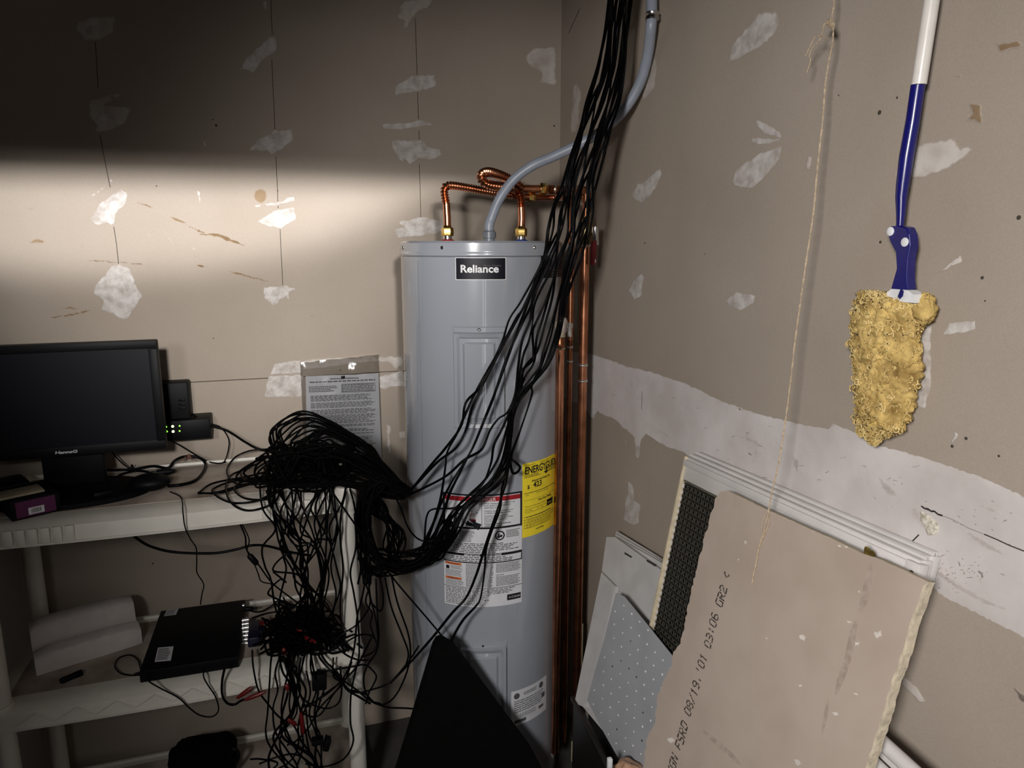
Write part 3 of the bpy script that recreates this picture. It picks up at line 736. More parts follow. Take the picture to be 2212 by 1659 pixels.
# dielectric nipples on the lid
def lid_pt(px, z=ZT, dy=0.0):
    """point of the lid above pixel column px, dy behind the tank's centre line"""
    return Vector((at_y(px, 520, HC.y+dy).x, HC.y+dy, z))
HOT, COLD, COND = lid_pt(967, dy=0.05), lid_pt(1126, dy=0.05), lid_pt(1057, dy=-0.06)
for P, ring, nm in [(HOT, M['red_ring'], 'hot_collar'), (COLD, M['blue_ring'], 'cold_collar')]:
    MB().lathe(P-Vector((0, 0, .001)), (0, 0, 1), [(0, .020), (.004, .018), (.007, .011)], 20).build(nm, ring, heater)
    MB().lathe(P, (0, 0, 1), [(0, .0115), (.018, .0115), (.019, .010)], 20).build('nipple', M['steel'], heater)

# ------------------------------------------------------------------ corrugated copper connectors
def corrugated(pts, r0, r1, pitch=.0075):
    """densely sampled tube with rings"""
    S = spline(pts, 40); D = [0.0]
    for a, b in zip(S, S[1:]): D.append(D[-1]+(b-a).length)
    n = int(D[-1]/pitch*6); out = []; rr = []; k = 0
    for i in range(n+1):
        d = D[-1]*i/n
        while k < len(D)-2 and D[k+1] < d: k += 1
        t = (d-D[k])/max(1e-9, D[k+1]-D[k]); out.append(S[k].lerp(S[k+1], t))
        rr.append((r0+r1)/2+(r1-r0)/2*math.cos(2*math.pi*d/pitch))
    return MB().tube(out, rr, 14)

def nut(mb, p, axis, r, l):
    mb.lathe(p, axis, [(0, r*.92), (l*.12, r), (l*.88, r), (l, r*.92)], 6)
hz = HC.y+0.05
def Y(px, py, y): return at_y(px, py, y)
flex = thing('copper_flex_connector', HOT, 'corrugated copper water connector rising from the heater\'s red collar and running along to the corner', 'pipe')
a0 = HOT+Vector((0, 0, .018))
P = [Y(964, 440, hz), Y(960, 412, hz), Y(968, 401, hz), Y(1000, 404, hz+.01), Y(1050, 413, hz+.02), Y(1090, 419, hz+.03), Y(1110, 422, hz+.03)]
corrugated(P, .0080, .0118).build('corrugated_tube', M['copper'], flex)
nb = MB(); nut(nb, a0-Vector((0, 0, .004)), (0, 0, 1), .0165, .022); nb.lathe(a0+Vector((0, 0, .018)), (0, 0, 1), [(0, .013), (.006, .0105)], 14); nb.build('brass_nut', M['brass'], flex)
MB().tube([a0+Vector((0, 0, .020)), Y(966, 470, hz), Y(964, 438, hz)], .0100, 14).build('plain_end', M['copper'], flex)
MB().tube([Y(1108, 422, hz+.03), Y(1145, 426, hz+.03)], .0098, 14).build('plain_end', M['copper_old'], flex)
nb = MB(); nut(nb, Y(1142, 425, hz+.03), (1, 0, 0), .014, .018); nb.build('brass_nut', M['brass'], flex)

flex2 = thing('copper_flex_connector', COLD, 'corrugated copper water connector looping over itself above the heater\'s blue collar', 'pipe')
a0 = COLD+Vector((0, 0, .018))
zf = hz-.03
P = [Y(1126, 447, hz), Y(1124, 424, hz), Y(1112, 408, hz-.005), Y(1085, 404, zf), Y(1056, 399, zf-.01), Y(1041, 388, zf-.01), Y(1042, 376, zf), Y(1058, 372, zf+.02), Y(1085, 380, zf+.04), Y(1110, 393, zf+.05), Y(1130, 408, zf+.05)]
corrugated(P, .0090, .0135).build('corrugated_tube', M['copper'], flex2)
nb = MB(); nut(nb, a0-Vector((0, 0, .004)), (0, 0, 1), .0165, .022); nb.lathe(a0+Vector((0, 0, .018)), (0, 0, 1), [(0, .013), (.006, .0105)], 14); nb.build('brass_nut', M['brass'], flex2)
MB().tube([a0+Vector((0, 0, .020)), Y(1127, 470, hz), Y(1126, 445, hz)], .0104, 14).build('plain_end', M['copper'], flex2)
MB().tube([Y(1126, 407, zf+.05), Y(1170, 408, zf+.05)], .0105, 14).build('plain_end', M['copper'], flex2)
nb = MB(); nut(nb, Y(1166, 408, zf+.05), (1, 0, 0), .0165, .018); nb.build('brass_nut', M['brass'], flex2)

# ------------------------------------------------------------------ copper pipes in the corner
yp1 = hz+.02
pipe_v = at_x(1262, 640, -.075)          # the riser nearest the right-hand wall
XR, YR = pipe_v.x, pipe_v.y
def at_line(px, py):                       # height of the riser at pixel row py
    d = ray(px, py); t = (YR-CAM.y)/d.y; return CAM.z+d.z*t
zt = at_line(1268, 412)
riser = thing('copper_riser', (XR, YR, 0), 'thickest copper pipe in the corner, with an elbow on top and a red-handled valve', 'pipe')
MB().tube([Vector((XR, YR, .1)), Vector((XR, YR, at_line(1263, 522)))], .0123, 18).build('pipe', M['copper'], riser)
MB().tube([Vector((XR, YR, at_line(1265, 480))), Vector((XR, YR, zt-.02))], .0085, 14).build('pipe', M['copper_old'], riser)
for py in (530, 788, 822):
    z = at_line(1262, py); MB().lathe((XR, YR, z-.004), (0, 0, 1), [(0, .0125), (.002, .0145), (.006, .0145), (.008, .0125)], 18).build('solder_ring', M['solder'], riser)
vb = MB(); zv = at_line(1264, 500)
vb.lathe((XR, YR, zv-.035), (0, 0, 1), [(0, .0135), (.012, .015), (.013, .017), (.028, .019), (.045, .019), (.056, .016), (.06, .012), (.075, .012)], 16)
vb.lathe((XR, YR, zv), (.55, -.83, 0), [(0, .010), (.026, .010), (.028, .007), (.032, .007)], 12)
vb.build('ball_valve', mat('dull_bronze', (.26, .19, .10), .35, 1.0, var=.3), riser)
dv = Vector((.55, -.83, 0)); sv = Vector((.83, .55, 0))
c0 = Vector((XR, YR, zv))+dv*.031
hd = MB().tube([c0+Vector((0, 0, .012)), c0, c0+sv*.004+Vector((0, 0, -.02)), c0+sv*.010+Vector((0, 0, -.035))], [.009, .010, .008, .006], 10)
hd.lathe(c0, dv, [(0, .007), (.004, .007), (.006, .003)], 10)
ho = hd.build('lever', M['steel'], riser)
p0 = at_plane(1283, 520, c0+dv*.001, dv); p1 = at_plane(1282, 572, c0+dv*.001, dv)
Mx = Matrix((sv, dv, Vector((0, 0, 1)))).transposed()
gr = MB().box((p0+p1)/2, (.019, .010, (p0-p1).length), Mx, .003).build('vinyl_grip', M['red_plastic'], riser)
MB().box((p0+p1)/2-Vector((0, 0, (p0-p1).length*.34))+dv*.006, (.005, .001, .009), Mx).build('grip_mark', M['white_print'], gr)
# elbow and the horizontal run
top = Vector((XR, YR, zt))
ye = zf+.05
hrun = [Y(1185, 409, ye), Y(1225, 411, ye), Y(1255, 411, YR), Vector((XR-.012, YR, zt)), Vector((XR-.002, YR, zt-.004)), Vector((XR, YR, zt-.016)), Vector((XR, YR, zt-.03))]
MB().tube(spline(hrun, 6), .0125, 16).build('elbow', M['copper_old'], riser)
for q in (Y(1194, 409, ye), Y(1245, 411, (ye+YR)/2)):
    MB().lathe(q, (1, .05, 0), [(0, .0125), (.002, .014), (.006, .014), (.008, .0125)], 16).build('solder_ring', M['solder'], riser)
p2 = Vector((at_y(1233, 640, YR+.045).x, YR+.045, 0))
thinp = thing('copper_pipe', p2, 'thin copper pipe close behind the heater in the corner, between the two thicker ones', 'pipe')
def hz_at(px, py, y): d = ray(px, py); return CAM.z+d.z*(y-CAM.y)/d.y
MB().tube(spline([Y(1155, 426, hz+.03), Y(1200, 427, hz+.04), Y(1226, 428, YR+.045), Vector((p2.x, p2.y, hz_at(1233, 440, p2.y)))], 6)[:-1]+[Vector((p2.x, p2.y, hz_at(1233, 440, p2.y))), Vector((p2.x, p2.y, hz_at(1230, 735, p2.y)))], .0088, 14).build('pipe', M['copper'], thinp)
MB().tube([Vector((p2.x, p2.y, hz_at(1230, 735, p2.y))), Vector((p2.x, p2.y, .05))], .0078, 12).build('pipe', M['copper_old'], thinp)
for py in (752, 783):
    MB().lathe((p2.x, p2.y, hz_at(1230, py, p2.y)), (0, 0, 1), [(0, .008), (.002, .0098), (.005, .0098), (.007, .008)], 14).build('solder_ring', M['solder'], thinp)
# relief valve and its discharge pipe, in front of the tank's right flank
th3, _ = at_cyl(1196, 900); q3 = cyl(th3, 0, HR+.026)
q3 = Vector((at_y(1208, 900, q3.y).x, q3.y, 0))
disc = thing('relief_pipe', q3, 'copper discharge pipe running down the heater\'s side below its relief valve', 'pipe')
zz = lambda py: hz_at(1208, py, q3.y)
MB().tube([Vector((q3.x, q3.y, .15)), Vector((q3.x, q3.y, zz(732)))], .0112, 16).build('pipe', M['copper'], disc)
MB().lathe((q3.x, q3.y, zz(752)), (0, 0, 1), [(0, .0115), (.002, .0132), (.014, .0132), (.016, .0125), (.028, .0125)], 16).build('coupling', M['copper_old'], disc)
MB().lathe((q3.x, q3.y, zz(755)), (0, 0, 1), [(0, .0118), (.002, .014), (.005, .0118)], 16).build('solder_ring', M['solder'], disc)
bd = MB(); bd.lathe((q3.x, q3.y, zz(728)), (0, 0, 1), [(0, .0135), (.016, .0135), (.018, .011), (.040, .011)], 14)
c3 = at_y(1217, 703, q3.y-.004)
bd.lathe(c3-Vector((.012, 0, 0)), (1, -.35, 0), [(-.01, .012), (0, .015), (.010, .015)], 16)
bd.build('valve_body', M['pvc'], disc)
MB().lathe(c3, (.8, -.6, .05), [(-.002, .020), (.006, .020), (.009, .015), (.011, .005)], 18).build('valve_cap', mat('pinkish_cap', (.62, .52, .48), .6, var=.15), disc)
lv = MB(); l0 = at_y(1231, 697, q3.y-.02); l1 = at_y(1230, 728, q3.y-.022)
lv.box((l0+l1)/2, (.010, .007, (l0-l1).length), None, .001); lv.box(l0.lerp(l1, .2), (.016, .006, .010), None, .001)
lv.build('test_lever', M['steel'], disc)
pv = Vector((at_x(1250, 1400, -.065).x, at_x(1250, 1400, -.065).y, 0))
wp = MB().lathe((pv.x, pv.y, 0.0), (0, 0, 1), [(0, .018), (.06, .018), (.062, .013), (hz_at(1243, 1350, pv.y), .013), (hz_at(1243, 1349, pv.y), .010)], 14).build('pvc_stub', M['pvc'])
tag(wp, 'dirty white plastic pipe stub rising from the floor in the dark corner', 'pipe')

# ------------------------------------------------------------------ grey flexible conduit
CP = [COND, COND+Vector((0, 0, .04)), Y(1062, 470, HC.y-.06), Y(1080, 428, HC.y-.07), Y(1110, 388, HC.y-.08), Y(1150, 358, HC.y-.10), Y(1200, 336, HC.y-.12),
      Y(1262, 306, HC.y-.15), Y(1310, 275, HC.y-.18), Y(1352, 232, HC.y-.22), Y(1382, 180, HC.y-.25), Y(1399, 120, HC.y-.28), at_x(1406, 60, -.035), at_x(1408, 20, -.032), at_x(1407, -60, -.03), at_x(1404, -240, -.03)]
cond = thing('grey_conduit', COND, 'grey flexible conduit curving up from the heater\'s lid and along the wall', 'conduit')
MB().tube(spline([COND+Vector((0, 0, .012))]+CP[1:], 10), .0125, 16).build('hose', M['conduit'], cond)
fb = MB().lathe(COND-Vector((0, 0, .001)), (0, 0, 1), [(0, .014), (.008, .014), (.009, .0175), (.024, .0175), (.026, .014), (.030, .0135)], 16)
fb.build('lid_fitting', M['conduit_fit'], cond)
fp = at_x(1409, 36, -.033)
MB().lathe(fp-Vector((0, 0, .008)), (0, 0, 1), [(0, .013), (.001, .0155), (.007, .0155), (.010, .0135), (.014, .0155), (.017, .0155), (.018, .013)], 14).build('coupling', M['steel'], cond)

# ------------------------------------------------------------------ resin shelving unit
SX0, SX1, SYF, SYB = -1.585, -0.716, -0.428, -0.055
ZS = [0.085, 0.537, 0.991]
shelf = thing('shelving_unit', ((SX0+SX1)/2, (SYF+SYB)/2, 0), 'white plastic shelving unit against the wall, carrying the monitor', 'shelf')
PR = 0.0225
for x in (SX0+.026, SX1-.026):
    for y in (SYF+.028, SYB-.028):
        mb = MB(); zb = 0.0
        for i, z in enumerate(ZS):
            zt_ = z-.055
            if zt_ > zb: mb.lathe((x, y, zb), (0, 0, 1), [(0, PR), (zt_-zb, PR)], 20)
            zb = z
        mb.build('post', M['resin'], shelf)
def lipf(x): # slight bow of the front edge
    t = (x-SX0)/(SX1-SX0); return -.012*math.sin(math.pi*t)
for i, z in enumerate(ZS):
    mb = MB(); n = 24; top = z; bot = z-.052
    xs = [SX0+.028+(SX1-SX0-.056)*k/n for k in range(n+1)]
    prof = lambda x: [(SYB, bot), (SYB, top+.006), (SYB+(-.008), top+.006), (SYB-.010, top-.001), (SYF+.055, top-.001), (SYF+.030, top), (SYF+.012+lipf(x)*.5, top-.004), (SYF+.003+lipf(x), top-.012), (SYF-.001+lipf(x), bot+.006), (SYF-.004+lipf(x), bot+.005), (SYF-.004+lipf(x), bot), (SYF+.006, bot), (SYF+.008, bot+.03), (SYB-.008, bot+.03), (SYB-.008, bot)]
    vs = []; fs = []
    for x in xs: vs += [(x, y, zz_) for y, zz_ in prof(x)]
    m_ = len(prof(0))
    for a in range(n):
        for b in range(m_):
            b2 = (b+1) % m_; fs.append((a*m_+b, a*m_+b2, (a+1)*m_+b2, (a+1)*m_+b))
    fs.append(tuple(range(m_))); fs.append(tuple(n*m_+b for b in range(m_)))
    mb.add(vs, fs)
    for x in (SX0+.014, SX1-.014):
        mb.box((x, (SYF+SYB)/2, (top+bot)/2), (.030, SYB-SYF-.06, .052), None, .004)
    so = mb.build('shelf_board', M['resin'], shelf, ang=35)
    MB().box(((SX0+SX1)/2, (SYF+SYB)/2+.016, top-.0004), (SX1-SX0-.062, SYB-SYF-.090, .0012)).build('dusty_top', M['dust'], so)
    # corner sleeves round the posts
    for x in (SX0+.026, SX1-.026):
        for y in (SYF+.028, SYB-.028):
            MB().lathe((x, y, bot-.004), (0, 0, 1), [(0, .0245), (.004, .0265), (.045, .0275), (.058, .0275), (.062, .0255), (.0625, .010)], 22).build('corner_sleeve', M['resin'], so)
    if i == 2:
        for xa, s in ((SX0+.075, 1), (SX1-.075, -1)):
            for k in range(7):
                x = xa+s*k*.0245
                mb = MB(); f = lipf(x)
                mb.box((x, SYF+f-.001, (top+bot)/2-.004), (.0205, .010, .040), None, .004)
                mb.build('rib', M['resin'], so)
    else:
        for k in range(9):
            x = SX0+.06+k*.085
            for s in (0, 1):
                xa, xb = x+s*.0425, x+.0425+s*.0425
                za, zb_ = (bot+.012, top-.014) if s == 0 else (top-.014, bot+.012)
                a = Vector((xa, SYF+lipf(xa)-.0012, za)); b = Vector((xb, SYF+lipf(xb)-.0012, zb_))
                MB().tube([a, b], .0016, 6).build('embossed_strut', M['resin'], so)

ZT_ = ZS[2]  # upper board
# ------------------------------------------------------------------ monitor
ym = -.25
A, B = Y(340, 735, ym), Y(357, 969, ym)
mx1 = (A.x+B.x)/2; mz1, mz0 = A.z, B.z; mw = .445; mx0 = mx1-mw
mon = thing('monitor', ((mx0+mx1)/2, ym+.02, ZT_), 'black flat monitor, screen off, standing on the upper shelf', 'monitor')
mb = MB(); bz = .019
mb.box(((mx0+mx1)/2, ym+.016, (mz0+mz1)/2), (mw, .030, mz1-mz0), None, .004)
mb.box(((mx0+mx1)/2, ym+.042, (mz0+mz1)/2), (mw*.7, .026, (mz1-mz0)*.7), None, .008)
mb.build('housing', M['bezel'], mon)
mb = MB()
for c, s in [(((mx0+mx1)/2, ym, mz1-.010), (mw, .005, .020)), (((mx0+mx1)/2, ym, mz0+.0125), (mw, .005, .025)), ((mx0+.010, ym, (mz0+mz1)/2), (.020, .005, mz1-mz0-.042)), ((mx1-.010, ym, (mz0+mz1)/2), (.020, .005, mz1-mz0-.042))]:
    mb.box(c, s, None, .0015)
bezel = mb.build('bezel', M['bezel'], mon)
MB().box(((mx0+mx1)/2, ym+.001, (mz0+mz1)/2), (mw-.038, .002, mz1-mz0-.043)).build('screen', M['screen'], mon)
a, b = Y(120, 991, ym-.003), Y(168, 987, ym-.003)
vs, fs = text_geo('HannsG', .0125, 'LEFT', .0004); wd = max(v.x for v in vs)
MB().add([Vector((a.x+v.x*(b.x-a.x)/wd+v.y*.15, ym-.0031, mz0+.0085+v.y*.8)) for v in vs], fs).build('maker_logo', M['logo'], mon, smooth=False)
xc = (mx0+mx1)/2
mb = MB(); mb.box((xc, ym+.045, ZT_+.075), (.14, .022, .15), None, .006); mb.build('stand_neck', M['black_plastic'], mon)
mb = MB()
mb.add([], [])
S_ = [(xc+.215*math.cos(t)*.85, ym-.005+.105*math.sin(t)) for t in [2*math.pi*k/40 for k in range(40)]]
vs = [(x, y, ZT_+.0) for x, y in S_]+[(x, y, ZT_+.012) for x, y in S_]+[(xc+(x-xc)*.9, ym+(y-ym)*.9, ZT_+.019) for x, y in S_]
fs = [tuple(range(39, -1, -1)), tuple(range(80, 120))]
for r_ in (0, 40):
    fs += [(r_+k, r_+(k+1) % 40, r_+40+(k+1) % 40, r_+40+k) for k in range(40)]
mb.add(vs, fs); mb.build('stand_base', M['black_plastic'], mon)

# purple card box
zb = ZT_
A = at_z(26, 1128, zb); B = at_z(133, 1103, zb); C_ = at_plane(132, 1061, B, (0, 1, 0))
ax = (B-A); ax.z = 0; wl = ax.length; ax.normalize(); ay = Vector((-ax.y, ax.x, 0)); hh = .047
R3 = Matrix((ax, ay, Vector((0, 0, 1)))).transposed(); dp = .13
pb = thing('card_box', A+ax*wl/2+ay*dp/2, 'black and purple cardboard box with a bar code at the end of the upper shelf', 'box')
ce = A+ax*wl/2+ay*dp/2+Vector((0, 0, hh/2))
bo = MB().box(ce, (wl, dp, hh), R3, .002).build('carton', M['black_plastic'], pb)
fp0 = A-ay*.0006
def fpt(u, v): return fp0+ax*wl*u+Vector((0, 0, hh*v))
MB().add([fpt(.10, .10), fpt(.90, .10), fpt(.90, .90), fpt(.10, .90)], [(0, 1, 2, 3)]).build('purple_panel', M['purple'], pb, smooth=False)
fp0 = A-ay*.0010
st = MB().add([fpt(.34, .17), fpt(.66, .17), fpt(.66, .52), fpt(.34, .52)], [(0, 1, 2, 3)]).build('bar_code_sticker', M['paper'], pb, smooth=False)
fp0 = A-ay*.0014; mb = MB(); rg = random.Random(4); u = .40
while u < .60:
    d = rg.choice([.006, .010, .014]); mb.add([fpt(u, .24), fpt(u+d, .24), fpt(u+d, .46), fpt(u, .46)], [(0, 1, 2, 3)]); u += d+rg.choice([.006, .010])
mb.build('bars', M['ink'], st, smooth=False)
fp0 = A-ay*.0012
pp = at_z(20, 1050, ZT_+.05)
cp = MB().box((A+ax*.02+ay*.16+Vector((0, 0, .03))), (.10, .09, .05), R3, .01).build('power_adapter', M['black_plastic']); tag(cp, 'black lump of a power adapter behind the purple box', 'adapter')
cm = MB().box(A+ax*.03+ay*.05+Vector((0, 0, hh+.004)), (.09, .06, .006), R3, .002).build('beige_card', mat('beige_card', (.33, .29, .20), .7)); tag(cm, 'beige folded card lying on the purple box', 'card')

# black gadgets on the upper board
def lump(name, pts_px, z0, h, m, label, cat, dpx=.05, bev=.006):
    A = at_z(*pts_px[0], z0); B = at_z(*pts_px[1], z0); ax = (B-A); L_ = ax.length; ax.normalize(); ay = Vector((-ax.y, ax.x, 0))
    R = Matrix((ax, ay, Vector((0, 0, 1)))).transposed()
    o = MB().box((A+B)/2+ay*dpx/2+Vector((0, 0, h/2)), (L_, dpx, h), R, bev).build(name, m); return tag(o, label, cat)
ad = thing('wall_adapter', Y(384, 940, -.05), 'large black box adapter plugged in at the wall behind the monitor', 'adapter')
A, B = Y(348, 828, -.055), Y(416, 932, -.055); z_lo = ZT_
MB().box(((A.x+B.x)/2-.01, -.030, (A.z+B.z)/2), (B.x-A.x+.02, .056, A.z-B.z), None, .006).build('case', M['black_plastic'], ad)
mb = MB()
for q in range(3): mb.box((B.x-.02, -.0595, A.z-.05-q*.012), (.018, .003, .006), None, .001)
mb.build('vent', M['bezel'], ad)
ys_ = -.088
xa, xb = Y(346, 930, ys_).x, Y(455, 930, ys_).x; zt0, zb0 = Y(440, 905, ys_).z, Y(440, 948, ys_).z
sw = thing('network_switch', ((xa+xb)/2, -.046, zb0), 'small black network switch with glowing green lights fixed to the wall', 'network switch')
MB().box(((xa+xb)/2, -.0455, (zb0+zt0)/2), (xb-xa, .085, zt0-zb0), None, .004).build('case', M['black_plastic'], sw)
for px, py, r, mm in [(354, 923, .0012, 'led'), (359, 922, .0024, 'led'), (373, 921, .0036, 'led_bright'), (388, 920, .0022, 'led'), (355, 934, .0012, 'led'), (360, 932, .0030, 'led'), (374, 932, .0036, 'led_bright'), (388, 931, .0022, 'led')]:
    p = Y(px, py, ys_); MB().lathe(p, (0, -1, 0), [(-.001, r), (.0008, r), (.0012, r*.5)], 10).build('light', M[mm], sw)
lump('plug_block', [(205, 1090), (248, 1080)], ZT_, .028, M['black_plastic'], 'angular black plug block lying before the monitor stand', 'plug', .06)
mp = at_z(322, 1070, ZT_)
ms = thing('puck_adapter', mp, 'rounded black power puck lying on the upper shelf with a cord at each end', 'adapter')
mb = MB(); A = at_z(278, 1066, ZT_); B = at_z(367, 1062, ZT_); ln = (B-A).length
mb.sheet(lambda u, v: (A+B)/2+Vector((0, .018, .022))+Vector((math.cos(2*math.pi*u)*math.sin(math.pi*v)*ln/2, math.sin(2*math.pi*u)*math.sin(math.pi*v)*.036, -math.cos(math.pi*v)*.022)), 24, 12)
mb.build('shell', M['black_plastic'], ms)
pl = at_z(345, 1042, ZT_)
mb = MB(); mb.tube([pl+Vector((-.01, .03, .018)), pl+Vector((.02, .032, .018)), pl+Vector((.035, .034, .018))], [.009, .009, .004], 10); mb.build('barrel_plug', M['black_plastic'], ms)
MB().tube([pl+Vector((-.022, .0, .030)), pl+Vector((-.006, .0, .032))], .0016, 6).build('metal_pin', M['steel'], ms)

# ------------------------------------------------------------------ recorder on the lower board
ZL = ZS[1]
zt_ = ZL+.034
TL, TR, BR, BL = at_z(338, 1322, zt_), at_z(522, 1292, zt_), at_z(523, 1421, zt_), at_z(311, 1447, zt_)
ax = ((TR-TL)+(BR-BL)).normalized(); ay = Vector((-ax.y, ax.x, 0)); c = (TL+TR+BR+BL)/4
w_ = ((TR-TL).length+(BR-BL).length)/2; d_ = ((TL-BL).length+(TR-BR).length)/2*.985
R4 = Matrix((ax, ay, Vector((0, 0, 1)))).transposed()
dvr = thing('video_recorder', Vector((c.x, c.y, ZL)), 'black video recorder with stickers and a row of silver sockets on the lower shelf', 'recorder')
def dl(u, v, z): return c+ax*u*w_/2+ay*v*d_/2+Vector((0, 0, z-zt_))
MB().box(dl(0, 0, ZL+.018), (w_, d_, .031), R4, .003).build('case', M['black_plastic'], dvr)
for u in (-.8, .8):
    for v in (-.8, .8): MB().lathe(dl(u, v, ZL), (0, 0, 1), [(0, .008), (.005, .008)], 10).build('foot', M['black_plastic'], dvr)
def sticker(px0, py0, px1, py1, seed, name):
    z = ZL+.0339; P = [at_z(px0+3, py0, z), at_z(px1+3, py0-3, z), at_z(px1-3, py1-3, z), at_z(px0-4, py1, z)]
    o = MB().add(P, [(0, 1, 2, 3)]).build(name, M['paper'], dvr, smooth=False)
    mb = MB()
    for x0, y0, x1, y1 in word_rows(1, 1, 7, .5, seed=seed, wmin=.05, wmax=.14):
        def q(u, v): return (P[0].lerp(P[1], .08+u*.84)).lerp(P[3].lerp(P[2], .08+u*.84), .08-v*.84)+Vector((0, 0, .0003))
        mb.add([q(x0, y0), q(x1, y0), q(x1, y1), q(x0, y1)], [(0, 1, 2, 3)])
    mb.build('small_print', M['ink'], o, smooth=False, kind='stuff')
sticker(358, 1317, 383, 1331, 1, 'sticker'); sticker(338, 1399, 372, 1430, 2, 'sticker')
zc = ZL+.018
for k in range(9):
    py = 1340+k*8.4 if k < 7 else (1340+k*8.4+3)
    p = at_plane(523, py, dl(1, 0, zc), ax)
    mb = MB(); mb.lathe(p, ax, [(0, .0055), (.004, .0055), (.0045, .0045), (.010, .0045), (.0105, .006), (.0125, .006), (.013, .0048), (.017, .0048)], 12)
    mb.box(p+ax*.0115, (.003, .004, .016), R4); mb.build('coax_socket', M['steel'], dvr)
p = at_plane(524, 1308, dl(1, 0, zc), ax); MB().lathe(p, ax, [(0, .005), (.004, .005), (.006, .002)], 10).build('screw', M['steel'], dvr)
vg = MB(); A = at_plane(538, 1332, dl(1, 0, zc)+ax*.02, ax); B = at_plane(538, 1408, dl(1, 0, zc)+ax*.02, ax)
vg.box((A+B)/2+ax*.014, (.030, (A-B).length, .028), R4, .004); vg.tube([(A+B)/2+ax*.028, (A+B)/2+ax*.06], [.012, .006], 10)
tag(vg.build('connector_block', M['plug_navy']), 'dark navy block of cable plugs pushed onto the recorder\'s silver sockets', 'plug')

# foam packing piece: two ridges with a groove
z0 = ZL
A = at_z(78, 1452, z0+.01); B = at_z(307, 1375, z0+.02)
ax = (B-A); ax.z = 0; L_ = ax.length; ax.normalize(); ay = Vector((-ax.y, ax.x, 0))
prof = [(0, 0), (0, .050), (.012, .064), (.055, .064), (.070, .050), (.085, .046), (.095, .105), (.105, .122), (.150, .126), (.165, .116), (.172, 0)]
prof = [(-.002, 0), (0, .045), (.008, .052), (.045, .054), (.054, .044), (.062, .040), (.068, .060), (.076, .092), (.086, .099), (.120, .101), (.130, .094), (.134, 0)]
mb = MB(); n = 10
A0 = A+ay*.0
vs = []; fs = []; k_ = len(prof)
for i in range(n+1):
    t = i/n; e_ = .010*((abs(t-.5)*2)**6)
    for d, z in prof:
        vs.append(A0+ax*L_*t+ay*(d+(.006 if t > .9 else 0))+Vector((0, 0, -.01+z0-A0.z+.01+max(0, z-e_ if z > 0 else 0))))
for i in range(n):
    for j in range(k_):
        j2 = (j+1) % k_; fs.append((i*k_+j, i*k_+j2, (i+1)*k_+j2, (i+1)*k_+j))
fs += [tuple(range(k_)), tuple(n*k_+j for j in range(k_))]
mb.add(vs, fs); tag(mb.build('foam_packing', M['foam'], ang=50), 'white foam packing piece with two ridges lying on the lower shelf', 'packing foam')
a, b = at_z(130, 1472, ZL+.008), at_z(178, 1452, ZL+.008)
mk = thing('marker', (a+b)/2-Vector((0, 0, .008)), 'short black marker lying on the lower shelf before the foam', 'pen')
MB().tube([a, a.lerp(b, .1), a.lerp(b, .8), b], [.006, .008, .008, .004], 10).build('barrel', M['black_plastic'], mk)
MB().tube([a.lerp(b, .62), a.lerp(b, .97)], .0086, 10).build('cap', M['cable'], mk)
# bottom board: black pouch
A = at_z(360, 1745, ZS[0]); B = at_z(505, 1728, ZS[0])
cpt = (A+B)/2+Vector((0, .09, .055)); sx = (B-A).length/2
def pouch(u, v):
    th, ph = 2*math.pi*u, math.pi*v
    d = Vector((math.cos(th)*math.sin(ph), math.sin(th)*math.sin(ph), -math.cos(ph)))
    s = 1+.18*noise.noise(d*2.3)
    q = Vector([math.copysign(abs(x)**.6, x) for x in d])
    return cpt+Vector((q.x*sx*s, q.y*.085*s, q.z*.055*s))
bag = thing('black_bag', Vector((cpt.x, cpt.y, ZS[0])), 'soft black bag with a strap on the lowest shelf', 'bag')
MB().sheet(pouch, 32, 18).build('pouch', M['void'], bag)
MB().tube(spline([cpt+Vector((sx*.8, -.04, .03)), Y(505, 1618, cpt.y-.05), Y(515, 1632, cpt.y-.05), Y(508, 1650, cpt.y-.05), cpt+Vector((sx*.85, -.05, -.02))], 6), .006, 8).build('strap', M['black_plastic'], bag)

# ------------------------------------------------------------------ document in its plastic pouch, taped to the wall
q = lambda px, py, o=.004: at_y(px, py, -o)
doc = thing('document_pouch', q(738, 990), 'printed sheet in a crumpled clear plastic pouch taped to the wall', 'document')
P = [q(660, 812), q(817, 806), q(824, 990), q(664, 998)]
def pw(u, v, o=0.0): return P[0].lerp(P[1], u).lerp(P[3].lerp(P[2], u), v)+Vector((0, -o-.002*math.sin(u*5+v*3)-.0015, 0))
ps = MB().sheet(lambda u, v: pw(u, v), 14, 14).build('sheet', M['paper'], doc)
mb = MB()
def para(u0, v0, u1, v1, rows, seed, **k):
    for x0, y0, x1, y1 in word_rows(1, 1, rows, .52, seed=seed, **k):
        a, b, c2, d2 = u0+(u1-u0)*x0, v0-(v1-v0)*y0, u0+(u1-u0)*x1, v0-(v1-v0)*y1
        mb.add([pw(a, b, .0006), pw(c2, b, .0006), pw(c2, d2, .0006), pw(a, d2, .0006)], [(0, 1, 2, 3)])
kw = dict(wmin=.02, wmax=.05)
para(.33, .03, .72, .055, 1, 1, ragged=.05, **kw); para(.05, .06, .97, .085, 1, 2, ragged=.02, **kw)
para(.04, .115, .45, .19, 4, 3, ragged=.4, **kw); para(.48, .11, .94, .20, 5, 4, ragged=.05, wmin=.04, wmax=.08)
